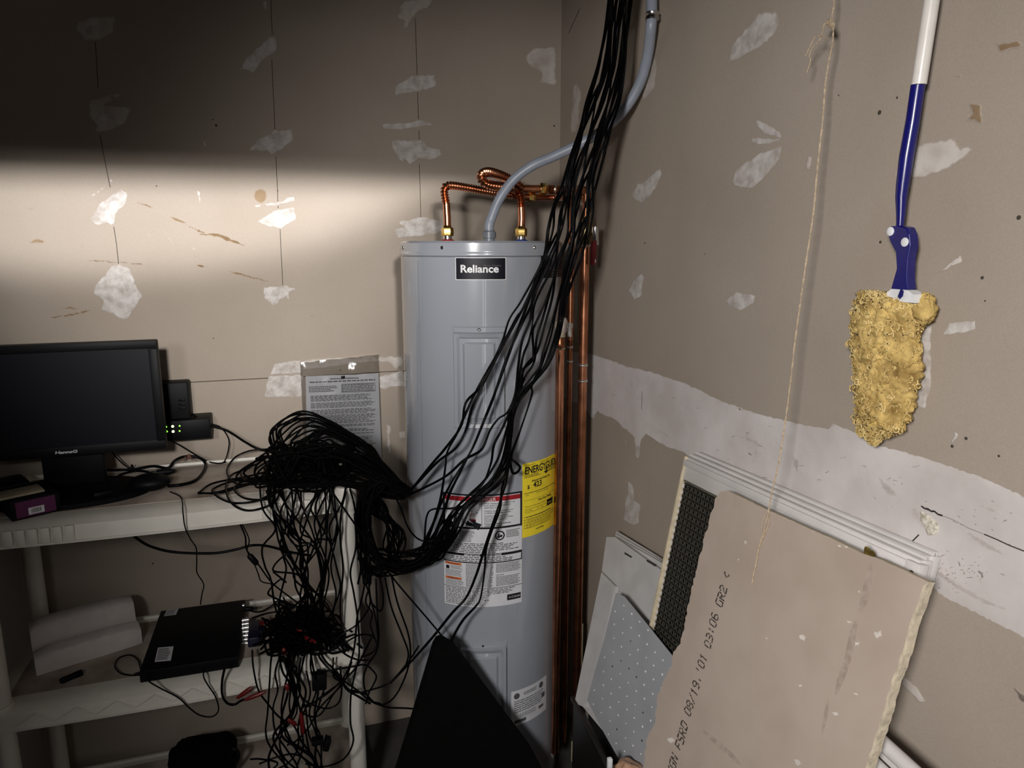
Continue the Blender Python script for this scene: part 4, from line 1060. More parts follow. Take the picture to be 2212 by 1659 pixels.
for i, (v0, v1, r) in enumerate([(.225, .295, 5), (.31, .375, 5), (.39, .45, 4), (.455, .56, 8), (.57, .60, 2), (.625, .66, 2), (.675, .69, 1), (.72, .79, 5), (.80, .84, 3), (.86, .89, 2), (.905, .925, 1)]):
    para(.06, v0, .95, v1, r, 10+i, ragged=.15, **kw)
mb.build('small_print', M['ink'], ps, smooth=False, kind='stuff')
mb = MB()
for (u0, v0, u1, v1) in [(.48, .105, .95, .11), (.48, .20, .95, .205), (.48, .105, .485, .205), (.945, .105, .95, .205), (.62, .105, .623, .205), (.74, .105, .743, .205), (.85, .105, .853, .205)]:
    mb.add([pw(u0, v0, .0006), pw(u1, v0, .0006), pw(u1, v1, .0006), pw(u0, v1, .0006)], [(0, 1, 2, 3)])
mb.build('printed_table', M['ink'], ps, smooth=False)
PO = [q(648, 782), q(817, 764), q(826, 1000), q(658, 1004)]
def film(u, v):
    p = PO[0].lerp(PO[1], u).lerp(PO[3].lerp(PO[2], u), v)
    k = max(0, 1-v*2.2)
    return p+Vector((0, -.006-.010*k*abs(noise.noise(Vector((u*5, v*7, 1))))-.004*noise.noise(Vector((u*9, v*12, 4)))*(.4+k)-.002*math.sin(math.pi*u), 0))
MB().sheet(film, 40, 50).build('plastic_pouch', M['clear'], doc)
MB().box(q(741, 815, .012), (.012, .003, .008), None, .001).build('tack', M['black_plastic'], doc)

# ------------------------------------------------------------------ black panel standing on its corner before the tank
yb = -.66
Pn = [Y(958, 1384, yb), Y(985, 1400, yb+.0), Y(1150, 1622, yb), Y(1215, 1740, yb), Y(1120, 1900, yb), Y(830, 1900, yb), Y(850, 1700, yb), Y(884, 1590, yb), Y(940, 1400, yb), Y(947, 1388, yb)]
low = min(p.z for p in Pn)
nb_ = Vector((0, -1, 0))
fld = MB().quadslab(Pn, nb_, .03)
zmin = min(v.z for v in fld.v)
bp = fld.build('black_board', M['void'], smooth=False)
tag(bp, 'flat black board standing point up before the water heater', 'board')

# ------------------------------------------------------------------ leaning panels on the right
def lean_frame(p, k):
    """plane through p leaning against the right-hand wall: leaves the wall by k per metre downwards. Returns normal, down direction, along-wall direction"""
    n = Vector((-1, 0, k)).normalized(); e = Vector((0, -1, 0)); dn = Vector((-k, 0, -1)).normalized(); return n, dn, e

# crate on the floor that the small panels stand in
A, B = at_z(1247, 1512, .44), at_z(1322, 1660, .44)
rail = thing('black_crate', Vector(((A.x+B.x)/2, (A.y+B.y)/2, 0)), 'long low black crate on the floor holding the white panels', 'crate')
cx_ = -.235
def rb(a, b, w, h, zc_):
    d = (b-a); L_ = d.length; d.normalize(); s = Vector((-d.y, d.x, 0)); R = Matrix((d, s, Vector((0, 0, 1)))).transposed()
    c = (a+b)/2; return (Vector((c.x, c.y, zc_)), (L_, w, h), R)
far = A+(A-B).normalized()*.02; near = B+(B-A).normalized()*.12
c, s, R = rb(far, near, .010, .41, .232); MB().box(c, s, R, .002).build('front_board', M['crate'], rail)
c, s, R = rb(far+Vector((-.006, 0, 0)), near+Vector((-.006, 0, 0)), .014, .012, .435); MB().box(c, s, R, .003).build('top_lip', M['crate'], rail)
off = Vector((.17, .06, 0))
c, s, R = rb(far+off*.3, near+off*.3, .006, .38, .212); MB().box(c, s, R, .002).build('divider', M['crate'], rail)
c, s, R = rb(far+off*.5, near+off*.5, .16, .02, .012); MB().box(c, s, R, .002).build('bottom_board', M['crate'], rail)

# stack of four white panels, the front one with a sunken face
pS = at_x(1309, 1159, -.070); kS = .33
nS, dS, eS = lean_frame(pS, kS)
def onS(px, py, off): return at_plane(px, py, pS+nS*off, nS)
stack_px = [(1331, 1153), (1422, 1206), (1434, 1214), (1404, 1344), (1330, 1560), (1262, 1512)]
for i in range(3):
    dx = 6*(i+0.4); o_ = -.010*(3-i)
    Pp = [onS(px+(4-4*i if j in (0, 5) else 0)+ (7*i-10 if j in (0,1,2) else 0)*0.4, py+(6*i-6 if j < 3 else 0), o_) for j, (px, py) in enumerate(stack_px)]
    pz = MB().quadslab(Pp, nS, .007).build('white_board', M['white_dirty'], smooth=False)
    tag(pz, ['rearmost white panel of the stack beside the copper pipes', 'middle white panel of the stack beside the copper pipes, only its edge showing', 'white panel directly behind the sunken-faced one beside the pipes'][i], 'panel', 'white panels stacked by the pipes')
fr = thing('sunken_panel', onS(1262, 1512, 0), 'white panel with a raised header strip and sunken face, front of the stack', 'panel', 'white panels stacked by the pipes')
MB().quadslab([onS(*p, .004) for p in [(1310, 1160), (1328, 1160), (1420, 1226), (1430, 1232), (1404, 1342), (1392, 1331), (1329, 1262), (1300, 1233)]], nS, .012).build('header_strip', M['white_dirty'], fr, smooth=False)
MB().quadslab([onS(*p, .004) for p in [(1299, 1236), (1329, 1266), (1276, 1500), (1262, 1528), (1241, 1518)]], nS, .012).build('side_strip', M['white_dirty'], fr, smooth=False)
MB().quadslab([onS(*p, -.010) for p in [(1326, 1262), (1395, 1332), (1402, 1340), (1380, 1480), (1320, 1600), (1250, 1516)]], nS, .004).build('sunken_face', M['white_dirty'], fr, smooth=False)
for px, py, ln in [(1350, 1195, 14), (1398, 1211, 18)]:
    a, b = onS(px, py, .005), onS(px+ln, py+ln*.6, .005); MB().tube([a, b], .0022, 6).build('slot', M['gap'], fr)

# perforated sheet in front
pP = at_x(1330, 1281, -.145); kP = .17
nP, dP, eP = lean_frame(pP, kP)
def onP(px, py, off=0.0): return at_plane(px, py, pP+nP*off, nP)
per = thing('perforated_sheet', onP(1330, 1625), 'grey-white metal sheet dotted with perforations, leaning beside the broken drywall', 'sheet')
perim = [(1330, 1281), (1348, 1288), (1400, 1352), (1455, 1420), (1475, 1440), (1440, 1660), (1350, 1660), (1330, 1628), (1300, 1575), (1268, 1512), (1282, 1460), (1305, 1380)]
MB().quadslab([onP(*p) for p in perim], nP, .0015).build('metal_sheet', M['perf'], per, smooth=False)
rg = random.Random(11); light, dark = MB(), MB()
# rows along the sheet's long edge
U0 = Vector((1331, 1290)); ud = Vector((17.3, 18.2)); vd = Vector((-10.3, 21.2))
for i in range(-2, 16):
    for j in range(0, 20):
        base = U0+ud*(i*.98)+vd*(j*.98)+(ud*.5 if j % 2 else Vector((0, 0)))+Vector((rg.uniform(-1, 1), rg.uniform(-1, 1)))
        x, y = base.x, base.y
        if not inside((x, y), perim) or dist_poly((x, y), perim) < 5: continue
        p = onP(x, y, .0002)
        tgt = dark if rg.random() < .13 else light
        r_ = .0022*rg.uniform(.75, 1.15)
        tgt.lathe(p, nP, [(0, r_), (.0008, r_*.9), (.0014, r_*.4)], 8)
light.build('lit_hole_dots', M['perf_dot'], per, kind='stuff'); dark.build('perforations', M['gap'], per, kind='stuff')

# 2 x 4 ft metal frames with a black lattice
pG = at_x(1481, 985, -.050); kG = .205
nG, dG, eG = lean_frame(pG, kG)
TRp = at_plane(1986, 1210, pG, nG)
e1 = (TRp-pG).normalized(); wG = (TRp-pG).length; e2 = (dG-e1*dG.dot(e1)).normalized(); hG = 1.13
RG = Matrix((e1, -e2, nG)).transposed()
def G(u, v, o=0.0): return pG+e1*u+e2*v+nG*o
def gbox(mb, u0, v0, u1, v1, o0, o1, bev=.001): mb.box(G((u0+u1)/2, (v0+v1)/2, (o0+o1)/2), (u1-u0, v1-v0, o1-o0), RG, bev)
for i in range(2):         # frames behind, only their top rails show
    o_ = -.016*(i+1); dv_ = -.006*(i+1); du = -.003*(i+1)
    fo = thing('metal_frame', G(.3, hG, o_), ['white metal frame directly behind the lattice frame, its rail showing above', 'rearmost white metal frame against the wall behind the lattice'][i], 'frame', 'white metal frames leaning on the wall')
    for nm, q in [('top_rail', (du, dv_, wG+du, dv_+.030)), ('bottom_rail', (du+.03, hG-.03, wG+du-.11, hG)), ('side_rail', (du+.03, dv_+.03, du+.05, hG-.03)), ('side_rail', (wG+du-.13, dv_+.03, wG+du-.11, hG-.03))]:
        mb = MB(); gbox(mb, *q, o_-.012, o_, .002)
        if nm == 'top_rail': mb.tube([G(du, dv_+.004, o_), G(wG+du, dv_+.004, o_)], .0042, 8)
        mb.build(nm, M['white_metal'], fo)
    mb = MB(); gbox(mb, wG+du-.004, dv_+.006, wG+du+.004, dv_+.042, o_-.010, o_+.008, .001); tb = mb.build('end_bracket', M['white_metal'], fo)
    MB().lathe(G(wG+du-.000, dv_+.020, o_+.008), nG, [(0, .0035), (.0006, .0035)], 10).build('bolt_hole', M['gap'], tb)
gf = thing('lattice_frame', G(.3, hG), 'white metal frame filled with a black lattice, leaning behind the broken drywall', 'frame', 'white metal frames leaning on the wall')
mb = MB(); gbox(mb, .004, 0, wG, .050, -.012, .000, .002); mb.build('top_rail', M['white_metal'], gf)
mb = MB(); gbox(mb, .004, .006, wG, .020, .000, .006, .003); mb.build('top_bead', M['white_metal'], gf)
mb = MB(); gbox(mb, .001, 0, .007, hG, -.014, .004, .001); mb.build('side_rail', M['cream'], gf)
mb = MB(); gbox(mb, wG-.092, .05, wG-.08, hG, -.012, .002, .001); mb.build('side_rail', M['white_metal'], gf)
mb = MB(); gbox(mb, .006, hG-.02, wG-.08, hG, -.012, .002, .001); mb.build('bottom_rail', M['white_metal'], gf)
mb = MB(); gbox(mb, wG-.014, .004, wG+.009, .055, -.010, .008, .001); tb = mb.build('end_bracket', M['white_metal'], gf)
MB().lathe(G(wG-.001, .020, .008), nG, [(0, .0042), (.0006, .0042)], 10).build('bolt_hole', M['gap'], tb)
mb = MB(); gbox(mb, .010, .050, wG-.08, hG-.02, -.0125, -.0110, 0); mb.build('backing', M['lattice'], gf, smooth=False)
pu, pv_ = .0152, .0145
# dark bars between the cells
nu, nv = int((wG-.105)/pu), int((hG-.09)/pv_)
mb = MB()
for i in range(nu+1): gbox(mb, .012+i*pu-.0014, .056, .012+i*pu+.0014, hG-.03, -.011, -.004, 0)
for j in range(nv+1): gbox(mb, .012, .056+j*pv_-.0014, wG-.09, .056+j*pv_+.0014, -.011, -.0045, 0)
mb.build('lattice_bars', M['lattice'], gf, smooth=False)
mb = MB(); gbox(mb, .010, .050, wG-.09, .0545, -.009, -.001, .0005); mb.build('lattice_edge', M['lattice_rim'], gf)
for j in range(int(hG*.62/pv_)): # bright tabs along the near side of the lattice
    if j % 1 == 0:
        mb = MB(); gbox(mb, .007, .060+j*pv_, .0125, .060+j*pv_+.008, -.009, -.003, 0); mb.build('tab', M['white_metal'], gf, smooth=False)
cell = None; cnt = 0
for j in range(nv):
    for i in range(nu):
        p = G(.012+(i+.5)*pu, .056+(j+.5)*pv_, -.0035)
        d = p-CAM; px_ = 1106+F*d.dot(rt)/d.dot(fw); py_ = 829.5-F*d.dot(up)/d.dot(fw)
        lim = 1560-(py_-1060)*.285+14
        if px_ > lim or py_ > 1470 or cnt >= 296 or py_ > 1425+(px_-1455)*1.15: continue
        if cell is None:
            mb = MB(); a_, b_, t_ = pu*.34, pv_*.34, .0006
            for q in [(-a_, -b_, a_, -b_+t_), (-a_, b_-t_, a_, b_), (-a_, -b_, -a_+t_, b_), (a_-t_, -b_, a_, b_)]:
                mb.box(e1*((q[0]+q[2])/2)+e2*((q[1]+q[3])/2), (abs(q[2]-q[0]), abs(q[3]-q[1]), .0012), RG)
            cell = mb.build('lattice_cell', M['lattice_rim'], gf, smooth=False); o = cell
        else:
            o = cell.copy(); COL.objects.link(o); o.parent = gf
        o.location = p-world_loc(gf); cnt += 1

# broken piece of drywall with a date stamp
pD = Vector((-.104, -1.098, 1.165)); kD = .273
nD, dD, eD = lean_frame(pD, kD)
def D(px, py, off=0.0): return at_plane(px, py, pD+nD*off, nD)
rg = random.Random(5)
def ragged(pts, step=9, amp=2.2):
    out = []
    for a, b in zip(pts, pts[1:]):
        L_ = math.hypot(b[0]-a[0], b[1]-a[1]); k = max(1, int(L_/step))
        for q_ in range(k): out.append((a[0]+(b[0]-a[0])*q_/k+rg.uniform(-amp, amp), a[1]+(b[1]-a[1])*q_/k+rg.uniform(-amp, amp)))
    return out
leftb = [(1390, 1650), (1395, 1600), (1415, 1560), (1420, 1500), (1450, 1440), (1452, 1410), (1470, 1390), (1488, 1300), (1500, 1245), (1512, 1200), (1524, 1150), (1535, 1110), (1548, 1070), (1556, 1061)]
topb = [(1556, 1061), (1572, 1060), (1650, 1098), (1700, 1120), (1800, 1165), (1862, 1196), (1900, 1208), (1960, 1236), (2005, 1258)]
rightb = [(2005, 1258), (1994, 1290), (1972, 1350), (1955, 1410), (1930, 1480), (1912, 1545), (1895, 1600), (1878, 1655)]
outline = ragged(leftb, 8, 2.0)+ragged(topb, 14, .8)+ragged(rightb, 10, 1.6)
pts = [D(*p) for p in outline]
lowR = pts[-1]; bl = D(1390, 1655)
def down_to(p, z): t = (p.z-z)/(-dD.z); return p+dD*t
bot = [down_to(D(1870, 1690)+Vector((0, -.01, 0)), .012), down_to(D(1380, 1690), .012)]
scr = thing('drywall_offcut', (bot[0]+bot[1])/2, 'broken tan drywall piece with a stamped date, leaning by the lattice frame', 'drywall')
front = pts+bot
MB().quadslab([p-nD*.0006 for p in front], nD, .0118).build('gypsum_core', M['gypsum'], scr, smooth=False)
face = []
cen = sum((Vector(p) for p in front), Vector())/len(front)
for i, p in enumerate(front):
    px_ = outline[i] if i < len(outline) else None
    s_ = .0045 if (px_ and px_[0] > 1860 and px_[1] > 1262) else .0008
    v_ = (cen-p); v_ = Vector((0, v_.y, 0)).normalized() if s_ > .002 else v_.normalized()
    face.append(p+v_*s_)
MB().quadslab(face, nD, .0006).build('paper_face', M['scrap'], scr, smooth=False)
GL = {'I': '11111 00100 00100 00100 00100 00100 11111', 'G': '01111 10000 10000 10011 10001 10001 01111', 'N': '10001 11001 11001 10101 10011 10011 10001',
 'F': '11111 10000 10000 11110 10000 10000 10000', 'S': '01111 10000 10000 01110 00001 00001 11110', 'R': '11110 10001 10001 11110 10100 10010 10001',
 'D': '11110 10001 10001 10001 10001 10001 11110', '0': '01110 10001 10001 10001 10001 10001 01110', '8': '01110 10001 10001 01110 10001 10001 01110',
 '/': '00001 00010 00010 00100 01000 01000 10000', '1': '00100 01100 00100 00100 00100 00100 00100', '9': '01110 10001 10001 01111 00001 00001 01110',
 "'": '00100 00100 00100 00000 00000 00000 00000', '3': '11110 00001 00001 01110 00001 00001 11110', ':': '00000 00100 00100 00000 00100 00100 00000',
 '6': '01110 10000 10000 11110 10001 10001 01110', '2': '01110 10001 00001 00110 01000 10000 11111', 'C': '00000 00110 01000 10000 01000 00110 00000', ' ': '00000 '*7, '.': '00000 '*5+'00100 00100'}
txt = "IGN FSRD 08/19.'01 03:06 GR2 C"
a2, b2 = Vector((1448, 1672)), Vector((1573, 1232))
mb = MB()
Pa, Pb = D(a2.x, a2.y, .0004), D(b2.x, b2.y, .0004)
tu = (Pb-Pa); TL_ = tu.length; tu.normalize(); tv = nD.cross(tu).normalized()
cw = TL_/(len(txt)); ch = .0185; rg = random.Random(3)
for i, chh in enumerate(txt):
    rows = GL[chh].split()
    for r_, row in enumerate(rows):
        for c_, bit in enumerate(row):
            if bit != '1' or rg.random() < .04: continue
            q = Pa+tu*(i*cw+cw*.84*(c_/5))+tv*(ch*(1-r_/6)-ch*.5+.0012*math.sin(i*.9))
            j_ = rg.uniform(-.0004, .0004)
            hw, hh = cw*.088, ch*.080*rg.uniform(.8, 1.4)
            # dots smear along the printing direction
            mb.add([q-tu*hw-tv*hh+tv*j_, q+tu*hw-tv*hh+tv*j_, q+tu*hw+tv*hh+tv*j_, q-tu*hw+tv*hh+tv*j_], [(0, 1, 2, 3)])
mb.build('date_stamp', M['stamp'], scr, smooth=False, kind='stuff')
def chipat(pts, m=M['chip'], name='paper_tear'):
    c_ = (sum(p[0] for p in pts)/len(pts), sum(p[1] for p in pts)/len(pts))
    out = []
    for a, b in zip(pts, pts[1:]+pts[:1]):
        for t in (0, .33, .66): out.append((c_[0]+(a[0]+(b[0]-a[0])*t-c_[0])*rg.uniform(.55, 1.1), c_[1]+(a[1]+(b[1]-a[1])*t-c_[1])*rg.uniform(.55, 1.1)))
    MB().quadslab([D(*p, .0008) for p in out], nD, .0007).build(name, m, scr, smooth=False)
for pts_ in [[(1885, 1362), (1897, 1366), (1902, 1362), (1905, 1374), (1892, 1378), (1886, 1372)], [(1726, 1372), (1735, 1370), (1742, 1376), (1736, 1384), (1727, 1382)], [(1797, 1538), (1808, 1538), (1812, 1546), (1803, 1547)],
             [(1827, 1340), (1838, 1342), (1842, 1347), (1832, 1346)], [(1607, 1168), (1613, 1168), (1612, 1176), (1608, 1176)], [(1592, 1208), (1597, 1207), (1595, 1211)], [(1808, 1176), (1817, 1177), (1815, 1182), (1809, 1181)],
             [(1820, 1178), (1832, 1181), (1828, 1184)], [(1724, 1480), (1732, 1478), (1731, 1484), (1726, 1484)], [(1843, 1496), (1851, 1498), (1852, 1502), (1845, 1500)], [(1440, 1595), (1452, 1592), (1460, 1598), (1448, 1606), (1442, 1602)],
             [(1752, 1147), (1760, 1146), (1757, 1150)], [(1653, 1378), (1658, 1377), (1656, 1381)], [(1846, 1388), (1856, 1386), (1854, 1394), (1847, 1395)], [(1853, 1276), (1857, 1275), (1856, 1282)], [(1712, 1640), (1724, 1640), (1734, 1652), (1722, 1655)]]:
    chipat(pts_)
def smear(pts, w, m):
    out = stroke(pts, w); MB().quadslab([D(*p, .0004) for p in out], nD, .0003).build('smear', m, scr, smooth=False)
M['smear'] = mat('brown_smear_on_paper', (0.355, 0.283, 0.236), .85, c2=(.41, .335, .285), scale=90)
for pts_, w in [([(1882, 1220), (1874, 1262), (1866, 1300), (1858, 1320)], 17), ([(1850, 1340), (1842, 1370), (1832, 1420), (1815, 1470), (1805, 1500)], 15), ([(1790, 1510), (1782, 1550), (1776, 1585)], 10), ([(1515, 1575), (1545, 1602), (1580, 1632), (1600, 1652)], 10)]:
    smear(pts_, w, M['smear'])

# yellow and black scrap caught behind the drywall's top edge
p0 = at_x(1885, 1192, -.088)
mb = MB(); mb.sheet(lambda u, v: p0+Vector((-.012*math.sin(math.pi*u)*v, .030*(u-.5), -.004-.012*(1-math.sin(math.pi*u))+.014*v*math.sin(math.pi*u)-.02*(1-v))), 10, 6)
mb.sheet(lambda u, v: p0+Vector((.006-.006*v, .026*(u-.5), -.028+.030*v*math.sin(math.pi*u))), 10, 4)
tag(mb.build('striped_scrap', M['amber']), 'small black and amber scrap peeking over the drywall\'s top edge', 'scrap')
# white rail lying low behind the drywall
a, b = at_x(1890, 1590, -.10), at_x(2010, 1700, -.10)
for i, (dz_, lb) in enumerate([(0, 'upper white metal rail low behind the drywall, near the corner of the view'), (.030, 'lower white metal rail low behind the drywall, near the corner of the view')]):
    o = Vector((-.012*i, 0, -dz_)); d = (b-a).normalized(); ex = a-d*.35
    mb = MB(); mb.tube([ex+o, b+d*.3+o], .011, 10); mb.box((ex+b+d*.3)/2+o+Vector((0, 0, -.014)), (.010, (ex-b-d*.3).length*.97, .012), Matrix((Vector((1, 0, 0)), d, Vector((1, 0, 0)).cross(d))).transposed(), .001)
    tag(mb.build('white_rail', M['white_metal']), lb, 'rail', 'white rails behind the drywall')
# tan crumpled plastic at the bottom edge
tc_ = D(1352, 1672, .02)
tc_ = at_plane(1355, 1690, onP(1350, 1640)+nP*.03, nP)
bgp = thing('tan_plastic_bag', tc_-Vector((0, 0, .04)), 'crumpled glossy tan plastic bag below the perforated sheet', 'bag')
def crum(u, v):
    th, ph = 2*math.pi*u, math.pi*v; d = Vector((math.cos(th)*math.sin(ph), math.sin(th)*math.sin(ph), -math.cos(ph)))
    r_ = .040*(1+.28*noise.noise(d*1.9+Vector((3, 1, 0)))+.12*noise.noise(d*5)); return tc_+Vector((d.x*r_, d.y*r_*1.05, d.z*r_*1.2))
MB().sheet(crum, 28, 18).build('bag', M['tan_bag'], bgp, ang=28)
mb = MB(); tp = at_plane(1312, 1632, tc_, (0, 1, 0)); mb.box(tp+Vector((0, -.012, -.012)), (.010, .010, .03), None, .002); mb.build('white_tab', M['white_print'], bgp)

# ------------------------------------------------------------------ duster on its pole
dx_ = -.040
def X(px, py, x=dx_): return at_x(px, py, x)
dus = thing('duster', X(1888, 950), 'yellow fluffy duster with a blue and white pole hanging on the wall', 'duster')
pol = [X(2030, -140), X(2013, 0), X(1985, 183)]
MB().tube(pol, .0098, 14).build('pole', M['pole'], dus)
dep = lambda px, py: (X(px, py)-CAM).dot(fw)
def rpx(px, py, w): return w/2/F*dep(px, py)
bl_ = [(1986, 183, 27), (1983, 184, 29), (1972, 260, 29), (1958, 340, 30), (1950, 400, 27), (1947, 425, 24), (1946, 460, 19), (1944, 492, 15)]
MB().tube([X(a, b) for a, b, w in bl_], [rpx(a, b, w) for a, b, w in bl_], 16).build('handle_grip', M['blue'], dus)
hj = [(1942, 487), (1958, 491), (1964, 506), (1966, 530), (1960, 560), (1958, 600), (1961, 626), (1923, 626), (1936, 580), (1934, 545), (1922, 522), (1915, 500), (1922, 489)]
nX = Vector((-1, 0, 0))
jt = MB().quadslab([X(a, b, dx_-.010) for a, b in hj], nX, .016).build('hinge_arm', M['blue'], dus, smooth=False)
bv = jt.modifiers.new('edge', 'BEVEL'); bv.width = .003; bv.segments = 3; bv.limit_method = 'ANGLE'; bv.angle_limit = .8
for px, py in ((1924, 500), (1955, 523)):
    p = X(px, py, dx_-.010); MB().lathe(p, nX, [(-.002, .0062), (.0010, .0062), (.0014, .0055), (.0015, .001)], 16).build('white_rivet', M['white_print'], jt)
cf = [(1925, 624), (1960, 627), (1972, 636), (1976, 655), (1950, 652), (1930, 650), (1903, 648), (1912, 636)]
MB().quadslab([X(a, b, dx_-.016) for a, b in cf], nX, .018).build('white_collar', M['white_print'], dus, smooth=False)
MB().quadslab([X(a, b, dx_-.0175) for a, b in [(1945, 625), (1951, 628), (1949, 640), (1943, 646), (1939, 640)]], nX, .004).build('blue_tongue', M['blue'], dus, smooth=False)
prof_f = [(631, 1905, 1950), (636, 1880, 1975), (642, 1862, 1988), (660, 1857, 1996), (690, 1850, 1994), (720, 1845, 1986), (760, 1848, 1986), (800, 1850, 1983), (830, 1852, 1972), (860, 1855, 1966), (890, 1855, 1958), (915, 1856, 1950), (930, 1862, 1930), (942, 1870, 1905), (952, 1882, 1893), (956, 1886, 1889)]
def fluff(u, v):
    t = v*(len(prof_f)-1); i = min(int(t), len(prof_f)-2); f_ = t-i
    py = prof_f[i][0]+(prof_f[i+1][0]-prof_f[i][0])*f_; xa = prof_f[i][1]+(prof_f[i+1][1]-prof_f[i][1])*f_; xb = prof_f[i][2]+(prof_f[i+1][2]-prof_f[i][2])*f_
    a_, b_ = X(xa, py, -.034), X(xb, py, -.034); c_ = (a_+b_)/2; hw = (a_-b_).length/2
    th = 2*math.pi*u
    q = c_+Vector((-math.sin(th)*min(.030, hw*.62), math.cos(th)*hw, 0))
    nn = abs(noise.noise(q*62))*.0095+noise.noise(q*150)*.0040+noise.noise(q*28)*.0055-.003
    dr = (q-c_).normalized() if (q-c_).length > 1e-5 else nX
    return q+dr*nn
MB().sheet(fluff, 110, 150).build('fluffy_head', M['yarn'], dus, ang=180)
lp = X(1998, 668, -.035)
MB().sheet(lambda u, v: lp+Vector((math.cos(6.2832*u)*math.sin(math.pi*v)*.016, math.sin(6.2832*u)*math.sin(math.pi*v)*.0125, -math.cos(math.pi*v)*.020))*(1+.25*noise.noise(Vector((u*7, v*7, 2)))+.22*noise.noise(Vector((math.cos(6.2832*u)*5, math.sin(6.2832*u)*5, v*9)))), 40, 26).build('side_lock', M['yarn'], dus, ang=180)
rg = random.Random(21); mb = MB(); db = MB()
def fluff_pt(u, v, lift): p = fluff(u, v); q = fluff(u, v); return p+Vector((-math.sin(2*math.pi*u), math.cos(2*math.pi*u), 0))*lift
for k in range(900):
    u, v = rg.uniform(-.02, .52), rg.uniform(.02, .97); c_ = fluff_pt(u, v, .0005); R_ = rg.uniform(.002, .0058)
    t1 = Vector((0, rg.uniform(-1, 1), rg.uniform(-1, 1))).normalized(); t2 = Vector((-1, rg.uniform(-.7, .7), rg.uniform(-.7, .7))).normalized()
    m0 = rg.uniform(0, 6); arc = rg.uniform(2.2, 5.5)
    mb.tube([c_+(t1*math.cos(m0+arc*q/6)+t2*(.35*math.sin(m0+arc*q/6)+.25)+t1.cross(t2)*.75*math.sin(m0+arc*q/6))*R_ for q in range(7)], rg.uniform(.0006, .0012), 5)
for k in range(150):
    u, v = rg.uniform(0, .5), rg.choice([rg.uniform(.1, .35), rg.uniform(.05, .95), rg.uniform(.7, .95)]); c_ = fluff_pt(u, v, .0025)
    db.box(c_, (rg.uniform(.0006, .0016), rg.uniform(.0006, .0022), rg.uniform(.0006, .0016)), Matrix.Rotation(rg.uniform(0, 3), 3, 'X'))
mb.build('yarn_loops', M['yarn_loop'], dus, ang=180, kind='stuff'); db.build('dirt_specks', M['dirt'], dus, smooth=False, kind='stuff')

# ------------------------------------------------------------------ twine
tw = thing('twine', D(1628, 1262), 'length of jute twine hanging from above with a knot, down over the drywall', 'twine')
def twx(py): return -.055-(py/1060)*.055
tp_ = [(1803, -120), (1802, 0), (1797, 36), (1800, 60), (1798, 95), (1790, 135), (1783, 180), (1777, 260), (1766, 360), (1757, 460), (1742, 560), (1728, 660), (1717, 740), (1707, 830), (1695, 920), (1682, 1000), (1668, 1060), (1661, 1100)]
rg = random.Random(2)
cl = spline([at_x(a, b, twx(b)) for a, b in tp_], 10)
mb = MB()
for ph in (0, math.pi):
    mb.tube([p+Vector((math.cos(i*.9+ph), math.sin(i*.9+ph), 0))*.0007 for i, p in enumerate(cl)], .0008, 6)
mb.build('strand', M['twine'], tw)
def tcurve(px_, x_, r_, nm): MB().tube(spline([at_x(a, b, x_) for a, b in px_], 6), r_, 6).build(nm, M['twine'], tw)
tcurve([(1797, 38), (1788, 47), (1781, 52), (1775, 75), (1768, 90), (1757, 100), (1748, 120), (1751, 130), (1743, 157)], -.058, .0009, 'loose_end')
tcurve([(1790, 84), (1775, 79), (1763, 78), (1755, 90), (1747, 106), (1740, 121)], -.060, .0009, 'loose_end')
mb = MB()
for k in range(5):
    c_ = at_x(1790+k*2, 47+k*2.5, -.058); mb.tube([c_+Vector((.3*math.cos(t), math.cos(t), math.sin(t)*.6+k*.05))*.006 for t in [6.28*i/10 for i in range(11)]], .0012, 6)
mb.build('knot', M['twine'], tw)
def dcurve(pts_, r_, nm): MB().tube(spline([D(a, b, .003) for a, b in pts_], 6), r_, 6).build(nm, M['twine'], tw)
dcurve([(1661, 1100), (1655, 1130), (1650, 1150), (1640, 1180), (1634, 1215), (1628, 1240), (1625, 1262)], .0011, 'tail')
dcurve([(1660, 1102), (1648, 1125), (1646, 1145), (1652, 1152)], .0008, 'frayed_loop'); dcurve([(1661, 1110), (1662, 1130), (1656, 1145), (1650, 1158)], .0008, 'frayed_loop')
dcurve([(1651, 1158), (1638, 1190), (1631, 1225), (1624, 1258)], .0009, 'tail')

# ------------------------------------------------------------------ cables, each an object of its own
def cable(pts, r, label, group=None, name='black_cable', m='cable', per=7, sides=6, flat=None):
    S = spline(pts, per)
    mb = MB()
    if flat:        # twin cable: two cores side by side
        for s_ in (-1, 1):
            q = []
            for i, p in enumerate(S):
                t = (S[min(i+1, len(S)-1)]-S[max(0, i-1)]).normalized(); sd = t.cross(Vector((0, -1, .2)))
                sd = sd.normalized() if sd.length > 1e-4 else Vector((1, 0, 0))
                tw_ = math.sin(i*.11+flat); q.append(p+(sd*math.cos(tw_)+t.cross(sd)*math.sin(tw_))*s_*r*.85)
            mb.tube(q, r, sides)
    else:
        mb.tube(S, r, sides)
    o = mb.build(name, M[m], ang=180)
    tag(o, label, 'cable', group); return o
rg = random.Random(77)
def jit(a): return rg.uniform(-a, a)

